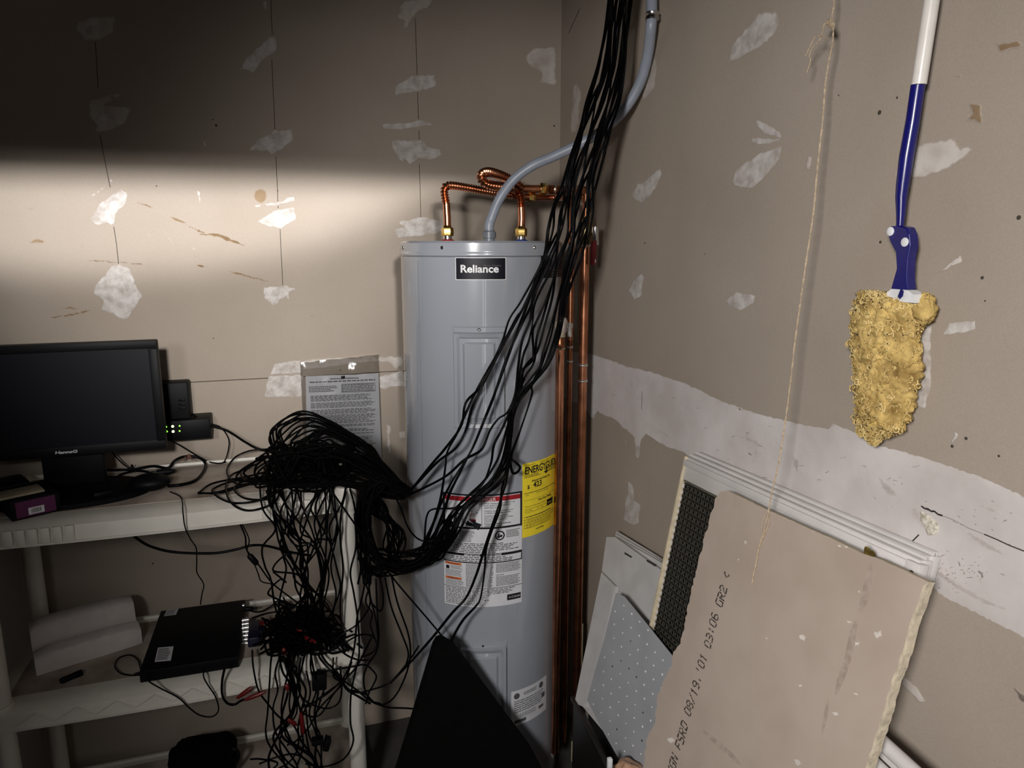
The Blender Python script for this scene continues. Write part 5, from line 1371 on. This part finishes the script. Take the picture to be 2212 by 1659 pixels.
LB = 'black twin cable in the long bundle hanging from above across the water heater'
GB = 'cables of the bundle crossing the heater'
LBX = {11: 'black twin cable leaving the bundle and passing straight down behind the black board', 10: 'black twin cable leaving the bundle below the labels and swinging away towards the shelf', 12: 'black twin cable making a small loop beside the yellow energy label', 0: 'black twin cable running along the outer edge of the bundle to the coil\'s tie'}
rows_ = [(-70, 1322, 1378), (0, 1316, 1364), (70, 1306, 1356), (150, 1290, 1349), (220, 1264, 1338), (285, 1246, 1318), (345, 1228, 1304), (400, 1214, 1288), (450, 1196, 1281), (500, 1184, 1272), (560, 1166, 1255)]
tails = [
 (0.00, [(1128, 650), (1100, 690), (1085, 740), (1040, 830), (1008, 870), (995, 920), (960, 970), (935, 1000), (880, 1064)]),
 (0.04, [(1130, 660), (1115, 690), (1081, 750), (1045, 820), (1022, 862), (1002, 900), (985, 940), (968, 975), (962, 1010), (950, 1080), (930, 1150), (912, 1192)]),
 (0.10, [(1134, 655), (1110, 700), (1078, 760), (1040, 835), (1020, 880), (1005, 930), (985, 970), (945, 1000), (881, 1066)]),
 (0.16, [(1146, 640), (1111, 740), (1076, 830), (1055, 880), (1040, 920), (1020, 970), (1000, 1000), (975, 1045), (950, 1092), (935, 1135), (900, 1205)]),
 (0.24, [(1152, 640), (1148, 690), (1128, 735), (1118, 790), (1112, 850), (1095, 888), (1075, 905), (1060, 930), (1040, 970), (1005, 995), (958, 1030), (886, 1068), (874, 1070)]),
 (0.30, [(1158, 650), (1150, 700), (1140, 740), (1128, 775), (1116, 850), (1102, 885), (1085, 930), (1066, 962), (1060, 1002), (1040, 1050), (1000, 1082), (985, 1102), (960, 1140), (940, 1185)]),
 (0.38, [(1185, 640), (1172, 690), (1160, 730), (1152, 780), (1135, 810), (1120, 845), (1106, 882), (1100, 950), (1094, 1002), (1072, 1032), (1038, 1058), (998, 1096), (985, 1112), (975, 1150), (960, 1185), (925, 1222), (872, 1208)]),
 (0.45, [(1180, 650), (1156, 700), (1152, 720), (1150, 775), (1128, 800), (1118, 850), (1104, 890), (1099, 950), (1086, 1010), (1066, 1040), (1030, 1070), (1002, 1100), (990, 1130), (968, 1170), (930, 1205), (860, 1215)]),
 (0.52, [(1195, 640), (1176, 700), (1158, 760), (1132, 800), (1125, 850), (1108, 880), (1097, 955), (1088, 1000), (1060, 1040), (1020, 1080), (1000, 1110), (980, 1160), (950, 1200), (900, 1228), (850, 1205)]),
 (0.58, [(1205, 640), (1190, 700), (1172, 760), (1168, 790), (1150, 815), (1122, 850), (1103, 888), (1096, 940), (1083, 1000), (1056, 1048), (1012, 1086), (994, 1120), (972, 1158), (935, 1190), (880, 1200)]),
 (0.66, [(1203, 660), (1192, 720), (1178, 770), (1166, 800), (1142, 840), (1112, 872), (1100, 900), (1104, 960), (1092, 1040), (1078, 1085), (1070, 1115), (1050, 1180), (1030, 1242), (1008, 1292), (976, 1325), (930, 1380), (880, 1440), (842, 1478)]),
 (0.72, [(1212, 660), (1202, 715), (1186, 765), (1170, 802), (1130, 845), (1110, 885), (1106, 940), (1098, 1000), (1085, 1062), (1080, 1102), (1062, 1152), (1050, 1190), (1046, 1232), (1040, 1288), (1026, 1310), (998, 1340), (976, 1388), (968, 1430)]),
 (0.78, [(1214, 650), (1208, 700), (1196, 755), (1168, 806), (1150, 832), (1150, 850), (1136, 900), (1122, 938), (1106, 985), (1114, 998), (1122, 1010), (1117, 1021), (1108, 1020), (1101, 1004), (1098, 970)]),
 (0.84, [(1216, 660), (1212, 690), (1198, 750), (1180, 790), (1150, 825), (1118, 868), (1108, 900), (1102, 960), (1096, 1010), (1078, 1045), (1040, 1075), (1006, 1098), (985, 1135), (960, 1180), (900, 1216)]),
 (0.90, [(1218, 640), (1214, 700), (1204, 740), (1176, 800), (1140, 838), (1112, 880), (1094, 930), (1078, 990), (1048, 1036), (1010, 1072), (975, 1110), (950, 1150), (920, 1200), (860, 1220)]),
 (0.96, [(1224, 640), (1217, 690), (1206, 735), (1184, 790), (1148, 830), (1114, 884), (1104, 950), (1100, 1000), (1090, 1030), (1056, 1065), (1016, 1098), (996, 1140), (968, 1185), (940, 1210), (870, 1195)]),
 (1.00, [(1222, 650), (1216, 700), (1200, 750), (1176, 798), (1132, 850), (1108, 890), (1097, 960), (1080, 1012), (1050, 1050), (1008, 1090), (985, 1130), (955, 1178), (905, 1206)]),
 (0.20, [(1150, 650), (1128, 700), (1098, 770), (1068, 850), (1050, 900), (1022, 962), (1000, 1010), (975, 1060), (955, 1110), (925, 1180), (880, 1225)]),
]
for k, (f_, tail) in enumerate(tails):
    yb_ = -.615+jit(.018); pts = []
    ph = rg.uniform(0, 6)
    for i, (py, xa, xb) in enumerate(rows_):
        ff = min(1, max(0, f_+.10*math.sin(i*1.15+ph)))
        pts.append(at_y(xa+(xb-xa)*ff, py+jit(8), yb_-.02+.01*i/len(rows_)+jit(.006)))
    for (px, py) in tail: pts.append(at_y(px+jit(2), py+jit(2), yb_+.004+jit(.006)+max(0, min(1, (975-px)/80))*.10))
    cable(pts, .0018, LBX.get(k, LB), GB, sides=6, per=7, flat=ph+.01)

# heap of coils on the upper shelf
ZT2 = ZS[2]
def onshelf(px, py, lift=.006, yb=None):
    p = at_z(px, py, ZT2+lift)
    lim = -.09 if yb is None else yb
    if p.y > lim: p = at_y(px, py, lim)
    if p.y < SYF-.022: p = at_y(px, py, SYF-.024)
    return p
LH, GH = 'black cable looped in the heap of coils on the upper shelf', 'cables coiled in a heap on the upper shelf'
base = [(884, 1062), (840, 1020), (795, 968), (720, 908), (645, 880), (588, 912), (578, 942), (602, 966), (660, 975), (730, 985), (800, 1020), (876, 1066)]
for k in range(20):
    s_ = rg.uniform(.45, 1.02); yb = rg.uniform(-.36, -.14); cxx, cyy = 780, 985
    dy_ = rg.uniform(0, 26)
    pts = []
    for i, (px, py) in enumerate(base):
        e_ = 1 if 2 < i < 9 else .25
        pts.append(at_y(cxx+(px-cxx)*(s_ if e_ == 1 else 1)+jit(7), cyy+(py-cyy)*(s_ if e_ == 1 else 1)+dy_*e_+jit(6), -.495 if i in (0, 11) else (yb*.35-.495*.65 if i in (1, 10) else yb)))
    cable(pts, .0026, LH, GH, m='cable_dull', per=6)
base2 = [(874, 1062), (812, 1010), (730, 965), (640, 955), (570, 968), (520, 1000), (506, 1030), (560, 1045), (650, 1040), (740, 1040), (820, 1056), (870, 1074)]
for k in range(24):
    s_ = rg.uniform(.35, 1.0); dy_ = rg.uniform(-14, 20); yb = rg.uniform(-.42, -.2)
    pts = [onshelf(740+(px-740)*(s_ if 2 < i < 10 else 1)+jit(9), min(1072, 1000+(py-1000)*rg.uniform(.55, 1)+dy_+jit(7)), rg.uniform(.004, .05), yb) if 0 < i < 11 else at_y(px+jit(6), py+jit(5), -.495) for i, (px, py) in enumerate(base2)]
    cable(pts, .0026, LH, GH, m='cable_dull', per=6)
for k in range(26):    # dense middle
    a_ = rg.uniform(560, 640); pts = [onshelf(a_+i*(760-a_)/7+jit(10), rg.uniform(955, 1040), rg.uniform(.01, .06), rg.uniform(-.4, -.2)) for i in range(8)]
    cable(pts, .0034, LH, GH, m='cable_dull', per=6)
for pts in [
    [(428, 1065), (460, 1044), (530, 1030), (600, 1014), (660, 1008), (720, 1000)], [(428, 1066), (470, 1063), (520, 1048), (570, 1038), (640, 1040), (700, 1030)],
    [(600, 970), (548, 972), (512, 985), (494, 1005), (490, 1020), (498, 1036), (520, 1046), (580, 1045)], [(560, 1000), (525, 1015), (520, 1025), (535, 1040), (580, 1030)],
    [(560, 1030), (500, 1040), (462, 1055), (462, 1065), (478, 1078), (510, 1087), (560, 1080), (598, 1058)], [(540, 1010), (500, 1026), (488, 1050), (495, 1080), (518, 1099), (548, 1102), (592, 1086), (605, 1060)],
    [(600, 1030), (540, 1035), (508, 1050), (512, 1066), (535, 1078), (575, 1078), (600, 1062), (640, 1040)], [(430, 1064), (455, 1066), (480, 1064), (505, 1056), (560, 1040)],
    [(640, 1050), (700, 1052), (740, 1045), (770, 1030)], [(690, 1010), (740, 1030), (760, 1070), (770, 1120)], [(600, 1050), (660, 1035), (700, 1020), (745, 1008), (780, 1000)]]:
    cable([onshelf(px, py, .007) for px, py in pts], .0026, LH, GH)

# cables from the heap's tie hanging in loops beside the post
LK, GK = 'black cable sagging in a loop between the shelf post and the water heater', 'cables looped beside the shelf post'
for k in range(15):
    yb = rg.uniform(-.56, -.40); a_ = rg.uniform(770, 800); b_ = rg.uniform(1185, 1235); o_ = rg.uniform(-1, 1)
    pts = [(885+jit(6), 1066+jit(6)), (835+jit(10), 1040+jit(14)), (a_+10, 1075+jit(12)), (a_, 1130+jit(10)), (a_+8+jit(8), 1180+jit(8)), (a_+45+jit(12), b_), (880+jit(12), b_+6), (925+jit(8), b_-14), (955+jit(8), b_-60+jit(15)), (975+jit(5), 1120+jit(10))]
    cable([at_y(px, py, yb-.04*i/10) for i, (px, py) in enumerate(pts)], .0026, LK, GK, m='cable_dull', per=6)
for k in range(14):
    yb = rg.uniform(-.52, -.40); q_ = rg.uniform(0, 1)
    pts = [(870+jit(10), 1068+jit(8)), (820+jit(20), 1060+jit(14)), (805+30*q_+jit(8), 1100+jit(8)), (840*(1-q_)+815*q_+20+jit(14), 1140+jit(12)), (868-40*q_+jit(8), 1185+jit(10)), (850+jit(22), 1225+jit(14)), (800+jit(16), 1232+jit(14)), (780+jit(8), 1205)]
    cable([at_y(px, py, yb) for px, py in pts], .0025, LK, GK, m='cable_dull', per=6)
for k in range(9):
    yb = rg.uniform(-.50, -.43); x_ = 772+k*3.2
    pts = [(790+jit(10), 1050), (x_+jit(3), 1085), (x_+jit(4), 1130), (x_+jit(4), 1180), (x_+6+jit(5), 1225), (x_+rg.uniform(0, 14), 1262)]
    cable([at_y(px, py, yb) for px, py in pts], .0027, LK, GK, m='cable_dull', per=6)
for pts, yb in [
    ([(716, 1060), (765, 1130), (800, 1180), (850, 1250), (935, 1350), (1000, 1430), (1025, 1462)], -.57),
    ([(850, 1066), (866, 1098), (882, 1140), (905, 1165), (935, 1168), (975, 1145)], -.56), ([(1012, 1090), (975, 1098), (935, 1100), (922, 1115), (918, 1150), (915, 1190)], -.58),
    ([(830, 1240), (845, 1310), (868, 1370), (882, 1410), (876, 1440)], -.50), ([(845, 1240), (858, 1300), (882, 1370), (886, 1420), (872, 1470), (850, 1508), (825, 1522), (800, 1514), (770, 1490), (740, 1468), (712, 1436)], -.52),
    ([(905, 1395), (880, 1432), (842, 1474), (802, 1490), (770, 1496), (742, 1480), (718, 1448)], -.52), ([(700, 1450), (760, 1440), (788, 1436), (805, 1448), (813, 1462), (806, 1480), (798, 1494), (790, 1520)], -.53),
    ([(812, 1250), (815, 1320), (818, 1385), (806, 1420), (780, 1426), (750, 1416), (722, 1392)], -.50), ([(795, 1240), (800, 1290), (812, 1340), (815, 1400), (790, 1445), (786, 1480), (800, 1512), (822, 1520)], -.51),
    ([(782, 1240), (800, 1300), (775, 1345), (742, 1368), (720, 1385)], -.51), ([(800, 1260), (790, 1300), (804, 1325), (800, 1350), (810, 1380)], -.46),
    ([(700, 1410), (742, 1390), (775, 1372), (800, 1372), (812, 1385), (806, 1408), (780, 1420)], -.52), ([(766, 1110), (769, 1180), (757, 1235), (764, 1280), (773, 1340), (776, 1410), (768, 1450), (758, 1500), (757, 1560), (763, 1602), (742, 1640), (700, 1656), (660, 1650)], -.53),
    ([(790, 1250), (780, 1300), (772, 1330), (765, 1400), (750, 1450), (728, 1480), (690, 1510), (650, 1530)], -.53), ([(805, 1372), (770, 1440), (735, 1475), (700, 1500), (668, 1525), (655, 1520)], -.52),
    ([(820, 1246), (828, 1290), (822, 1320), (800, 1300)], -.45)]:
    cable([at_y(px, py, yb+jit(.01)) for px, py in pts], .0024, LK, GK)

# cables dropping from the upper shelf's front edge to the lower board
LD, GD = 'black cable hanging from the upper shelf\'s front edge towards the recorder', 'cables hanging between the two shelves'
drop = [
 [(560, 1040), (568, 1100), (595, 1142), (567, 1182), (572, 1222), (585, 1252), (592, 1300), (600, 1330)], [(575, 1060), (588, 1100), (605, 1150), (615, 1182), (640, 1232), (655, 1262), (665, 1300), (660, 1350)],
 [(590, 1050), (600, 1100), (640, 1166), (670, 1175), (690, 1202), (700, 1262), (695, 1300), (700, 1350)], [(610, 1060), (620, 1100), (650, 1176), (648, 1222), (660, 1292), (650, 1345)],
 [(600, 1060), (625, 1100), (690, 1192), (700, 1242), (695, 1300), (680, 1360)], [(640, 1055), (655, 1100), (676, 1152), (695, 1232), (690, 1292), (700, 1360)],
 [(720, 1040), (690, 1100), (680, 1142), (710, 1232), (700, 1302), (690, 1370)], [(725, 1040), (710, 1100), (705, 1172), (700, 1232), (680, 1292), (672, 1350)],
 [(718, 1040), (725, 1100), (728, 1152), (715, 1222), (726, 1282), (720, 1332), (735, 1380)], [(755, 1040), (738, 1100), (735, 1162), (741, 1232), (735, 1312), (743, 1392), (738, 1420)],
 [(650, 1060), (648, 1100), (622, 1150), (645, 1180), (690, 1165), (720, 1165), (728, 1130)], [(690, 1060), (655, 1110), (650, 1150), (672, 1165), (660, 1190), (615, 1200), (590, 1232), (640, 1240), (655, 1260)],
 [(612, 1150), (612, 1200), (618, 1232), (605, 1290), (600, 1330), (585, 1360)], [(630, 1060), (605, 1110), (615, 1170), (635, 1215), (640, 1230), (668, 1270), (700, 1290)],
 [(700, 1050), (672, 1095), (690, 1130), (712, 1170), (728, 1230), (735, 1270), (718, 1320), (700, 1350)], [(590, 1235), (618, 1258), (605, 1252), (580, 1278), (590, 1290), (640, 1310), (690, 1330)],
]
for k in range(13):
    x0_ = rg.uniform(575, 745); x1_ = rg.uniform(620, 740); pts = [(x0_+jit(20), 1045+jit(10)), (x0_, 1092+jit(6))]
    for i in range(1, 6): pts.append((x0_+(x1_-x0_)*i/6+16*math.sin(i*rg.uniform(.8, 2)+k), 1092+i*48+jit(10)))
    pts.append((x1_+jit(10), 1372+jit(12))); drop.append(pts)
for k, pts in enumerate(drop):
    yb = -.470+jit(.014)
    P3 = []
    for i, (px, py) in enumerate(pts):
        if py < 1075: P3.append(onshelf(px, py, .012, -.34))
        elif py > 1300: P3.append(at_y(px, py, yb+(py-1300)/100*.10*rg.uniform(.4, 1)))
        else: P3.append(at_y(px, py, yb))
    cable(P3, .0024, LD, GD)
# tangle lying on the lower board
LT, GT = 'black cable tangled in the pile beside the recorder on the lower shelf', 'cables tangled on the lower shelf'
ZL2 = ZS[1]
def onlow(px, py, lift=.006, yb=-.10):
    p = at_z(px, py, ZL2+lift)
    if p.y > yb: p = at_y(px, py, yb)
    if p.y < SYF-.022: p = at_y(px, py, SYF-.028)
    return p
for k in range(44):
    a_, b_ = rg.uniform(560, 620), rg.uniform(660, 765); cy_ = rg.uniform(1335, 1395); pts = []
    n_ = rg.randint(5, 8)
    for i in range(n_): pts.append(onlow(a_+(b_-a_)*i/(n_-1)+jit(20), cy_+jit(34), rg.uniform(.006, .07), -.15))
    cable(pts, .0030, LT, GT, m='cable_dull', per=6)
for pts in [[(535, 1318), (560, 1322), (585, 1310), (600, 1298), (620, 1300)], [(545, 1335), (575, 1325), (605, 1322), (625, 1330), (660, 1350), (690, 1380)], [(594, 1300), (610, 1330), (590, 1350), (580, 1370)],
            [(612, 1290), (625, 1320), (650, 1345), (660, 1350)], [(640, 1300), (660, 1315), (660, 1345), (640, 1358)], [(690, 1290), (710, 1310), (720, 1350), (700, 1380)]]:
    cable([onlow(px, py, .02, -.15) for px, py in pts], .0024, LT, GT)
# and on down below the lower board
LU, GU = 'black cable trailing from the tangle down past the lower shelf', 'cables trailing below the lower shelf'
low = [
 [(590, 1400), (585, 1430), (582, 1480), (578, 1540), (574, 1580), (582, 1610), (610, 1645), (640, 1680)], [(612, 1400), (595, 1450), (600, 1490), (590, 1530), (595, 1580), (620, 1620), (640, 1650), (650, 1680)],
 [(600, 1400), (610, 1450), (625, 1480), (610, 1540), (605, 1580), (590, 1610), (580, 1640), (585, 1680)], [(625, 1410), (620, 1460), (612, 1500), (608, 1540), (620, 1580), (640, 1620), (665, 1650), (680, 1690)],
 [(640, 1410), (632, 1450), (640, 1500), (650, 1540), (660, 1580), (668, 1620), (685, 1660), (690, 1690)], [(625, 1400), (630, 1470), (625, 1520), (632, 1560), (645, 1590), (640, 1625), (620, 1650), (590, 1665)],
 [(650, 1420), (645, 1470), (655, 1510), (700, 1530), (730, 1520), (738, 1490), (735, 1440)], [(660, 1410), (650, 1450), (640, 1500), (655, 1540), (690, 1545), (720, 1500), (745, 1470), (760, 1430)],
 [(545, 1405), (547, 1440), (558, 1490), (580, 1522), (600, 1546), (622, 1562)], [(690, 1405), (705, 1430), (730, 1455), (745, 1480), (760, 1500)], [(700, 1400), (690, 1420), (735, 1470), (750, 1490), (775, 1505), (800, 1520)],
 [(720, 1420), (720, 1460), (735, 1480), (690, 1530), (668, 1570), (640, 1600), (620, 1610)], [(560, 1650), (600, 1635), (640, 1630), (680, 1655)], [(540, 1640), (565, 1640), (600, 1650), (560, 1680)],
 [(700, 1490), (690, 1520), (680, 1560), (692, 1590), (694, 1640), (690, 1680)], [(740, 1475), (755, 1492), (765, 1492), (790, 1500), (810, 1518), (840, 1528), (880, 1530), (935, 1535)],
 [(640, 1440), (645, 1490), (660, 1530), (668, 1590), (690, 1630), (700, 1680)], [(662, 1450), (670, 1500), (650, 1560), (655, 1610), (640, 1660)]]
for k in range(7):
    x0_ = rg.uniform(590, 680); pts = [(x0_, 1395), (x0_+jit(15), 1440), (x0_+jit(22), 1490), (x0_+jit(22), 1540), (x0_+jit(30), 1590), (x0_+20+jit(30), 1640), (x0_+30+jit(30), 1690)]; low.append(pts)
for pts in low:
    yb = -.475+jit(.015)
    cable([at_y(px, py, yb) if py > 1425 else onlow(px, py, .012, -.38) for px, py in pts], rg.choice([.0024, .0024, .0030]), LU, GU)

# single cords that can be told apart
cable([onshelf(px, py, .004, -.055) for px, py in [(415, 894), (445, 915), (490, 930), (530, 955), (560, 970), (620, 985)]], .0036, 'thick black cord running from the wall adapter to the heap of coils')
cable([onshelf(px, py, .004, -.055) for px, py in [(350, 942), (385, 960), (410, 975), (445, 995), (470, 1001), (488, 998)]], .0022, 'thin black cord drooping from the network switch onto the shelf')
cable([onshelf(px, py, .004, -.055) for px, py in [(455, 915), (475, 922), (490, 940), (495, 958), (490, 985), (483, 999)]], .0018, 'thin black lead curling down from the switch\'s side to the shelf')
lo_ = cable([onshelf(px, py, .006) for px, py in [(190, 1016), (280, 1014), (330, 1007), (362, 1011), (378, 995), (400, 986), (428, 988), (443, 1000), (440, 1018), (422, 1038), (392, 1047), (362, 1050)]], .0042, 'thick black cord looped and tied before the monitor')
tq = onshelf(409, 986, .008)
mb = MB()
for k in range(3): mb.tube([tq+Vector((k*.003-.003, math.cos(t)*.006, math.sin(t)*.006)) for t in [6.3*i/8 for i in range(9)]], .0013, 5)
mb.tube([tq, tq+Vector((.006, -.012, .0)), tq+Vector((.012, -.03, -.002))], .0016, 5); mb.tube([tq+Vector((-.008, 0, 0)), tq+Vector((-.012, -.014, 0)), tq+Vector((-.02, -.022, -.002))], .0016, 5)
mb.build('wire_tie', mat('rusty_tie', (.22, .10, .07), .6), lo_)
cable([onshelf(px, py, .005) for px, py in [(245, 1045), (258, 1027), (295, 1017), (325, 1022), (337, 1032), (322, 1038), (280, 1038), (250, 1034)]], .0034, 'black cord bent in a flat ring before the monitor\'s stand')
cable([onshelf(px, py, .005, -.07) for px, py in [(238, 972), (258, 995), (275, 1009), (283, 1010), (285, 1004), (289, 1013)]], .0020, 'thin black lead dropping behind the monitor\'s stand')
cable([onshelf(px, py, .004) for px, py in [(245, 1063), (265, 1060), (282, 1056)]], .0022, 'short black lead between plug block and power puck')
cable([onshelf(367, 1062, .012), onshelf(388, 1072, .006), onshelf(394, 1085, .006)]+[at_y(px, py, -.456) for px, py in [(395, 1105), (400, 1140), (412, 1165), (424, 1185)]]+[at_y(px, py, -.40+(i*.06)) for i, (px, py) in enumerate([(425, 1215), (426, 1238), (440, 1262), (436, 1285), (433, 1306)])], .0016, 'thin black cord dropping from the power puck to the recorder')
cable([at_y(px, py, -.36) for px, py in [(270, 1140), (300, 1166), (330, 1182), (380, 1193), (460, 1195), (510, 1187), (545, 1178), (580, 1180), (625, 1192), (670, 1200)]], .0034, 'thick black cord slung under the upper shelf')
c_ = cable([at_y(px, py, -.42) for px, py in [(518, 1130), (530, 1160), (532, 1185), (545, 1205), (560, 1222), (580, 1250), (600, 1270), (640, 1300)]], .0022, 'thin black cord with a ferrite lump, hanging under the upper shelf')
a_, b_ = at_y(537, 1198, -.42), at_y(556, 1219, -.42); MB().tube([a_, a_.lerp(b_, .15), a_.lerp(b_, .85), b_], [.004, .0075, .0075, .004], 10).build('ferrite_lump', M['black_plastic'], c_)
cable([at_y(px, py, -.42) for px, py in [(522, 1130), (538, 1165), (534, 1190), (548, 1215), (558, 1240), (565, 1256), (590, 1262)]], .0016, 'thinnest black lead hanging under the upper shelf')
cable([onlow(316, 1462, .01)]+[at_y(px, py, -.456) for px, py in [(322, 1472), (345, 1486), (385, 1507), (410, 1530), (432, 1545), (458, 1548), (472, 1534), (466, 1506), (448, 1478), (440, 1462)]]+[onlow(440, 1448, .01)], .0018, 'thin black cord sagging in a loop below the recorder')
c_ = cable([onlow(px, py, .008) for px, py in [(306, 1456), (288, 1459), (262, 1455), (248, 1440), (256, 1422), (280, 1415), (297, 1425), (304, 1445), (314, 1460)]], .0018, 'thin black cord looped on the shelf at the recorder\'s corner')
a_, b_ = onlow(290, 1457, .009), onlow(312, 1454, .009); MB().tube([a_, a_.lerp(b_, .4), b_], [.003, .0055, .0055], 8).build('usb_plug', M['black_plastic'], c_)
c_ = cable([at_y(px, py, -.462) for px, py in [(487, 1436), (480, 1470), (480, 1500), (490, 1518), (506, 1522), (520, 1514), (535, 1508)]], .0032, 'thick black lead with two red plugs hanging under the recorder')
for p_, q_ in [((512, 1508), (546, 1484)), ((528, 1512), (574, 1494))]:
    a_, b_ = at_y(*p_, -.465), at_y(*q_, -.468); MB().tube([a_, a_.lerp(b_, .25), a_.lerp(b_, .75), b_], [.0035, .0058, .0062, .003], 10).build('red_plug', M['rca_red'], c_)
for (p_, q_, y_, lb) in [((655, 1375), (682, 1388), -.40, 'red plug lying in the tangle, nearest the post'), ((636, 1358), (656, 1362), -.40, 'red plug lying deep in the tangle beside the recorder'), ((650, 1540), (655, 1585), -.49, 'red plug hanging straight down under the tangle'),
                         ((620, 1552), (640, 1566), -.485, 'red plug hanging sideways under the tangle'), ((618, 1478), (622, 1490), -.495, 'small red plug hanging at the lower shelf\'s edge'), ((562, 1342), (570, 1350), -.36, 'small glossy red plug on the navy connector block'), ((612, 1400), (616, 1414), -.46, 'pinkish red plug at the tangle\'s lower edge')]:
    a_, b_ = (at_y(*p_, y_), at_y(*q_, y_)) if y_ < -.43 else (onlow(*p_, .06, -.2), onlow(*q_, .06, -.2))
    t_ = thing('audio_plug', a_, lb, 'plug', 'red audio plugs in the cable tangle')
    MB().tube([a_, a_.lerp(b_, .2), a_.lerp(b_, .8), b_], [.003, .0055, .0055, .003], 10).build('red_shell', M['rca_red'], t_); d_ = (b_-a_).normalized()
    MB().tube([b_, b_+d_*.008], .0022, 8).build('pin', M['steel'], t_)
for (p_, w_, h_, y_, lb) in [((690, 1470), .036, .044, -.485, 'square black adapter hanging below the lower shelf'), ((686, 1600), .030, .014, -.49, 'flat black plug lying across the trailing cables'), ((706, 1606), .016, .032, -.495, 'tilted black plug hanging beside the flat one')]:
    p = at_y(*p_, y_); R = Matrix.Rotation(math.radians(18 if h_ == .032 else 3), 3, 'Y')
    t_ = thing('hanging_adapter', p-Vector((0, 0, h_/2)), lb, 'adapter', 'black adapters hanging in the cables')
    MB().box(p, (w_, .024, h_), R, .003).build('case', M['black_plastic'], t_); MB().box(p+Vector((0, 0, h_/2+.004)), (w_*.3, .012, .008), None, .002).build('cable_boot', M['cable'], t_)
# small black plugs scattered in the tangle
k_ = 0
spots = [((600, 1300), (630, 1312), 'beside the recorder\'s back corner'), ((632, 1352), (652, 1340), 'at the middle of the tangle'), ((648, 1318), (672, 1310), 'under the hanging cables'), ((700, 1360), (722, 1352), 'near the shelf post'), ((525, 1316), (548, 1314), 'plugged into the recorder\'s back'), ((560, 1362), (590, 1368), 'before the navy connector block'), ((660, 1398), (690, 1402), 'at the tangle\'s front'), ((606, 1420), (632, 1436), 'slipping over the lower shelf\'s edge')]
for p_, q_, w_ in spots:
    a_, b_ = onlow(*p_, .02, -.15), onlow(*q_, .02, -.15)
    t_ = thing('power_plug', a_, 'small black plug '+w_, 'plug', 'small black plugs in the tangle')
    MB().tube([a_, a_.lerp(b_, .2), a_.lerp(b_, .85), b_], [.004, .008, .007, .004], 10).build('body', M['black_plastic'], t_)
    MB().tube([b_, b_+(b_-a_).normalized()*.010], .0032, 8).build('tip', M['cable'], t_)
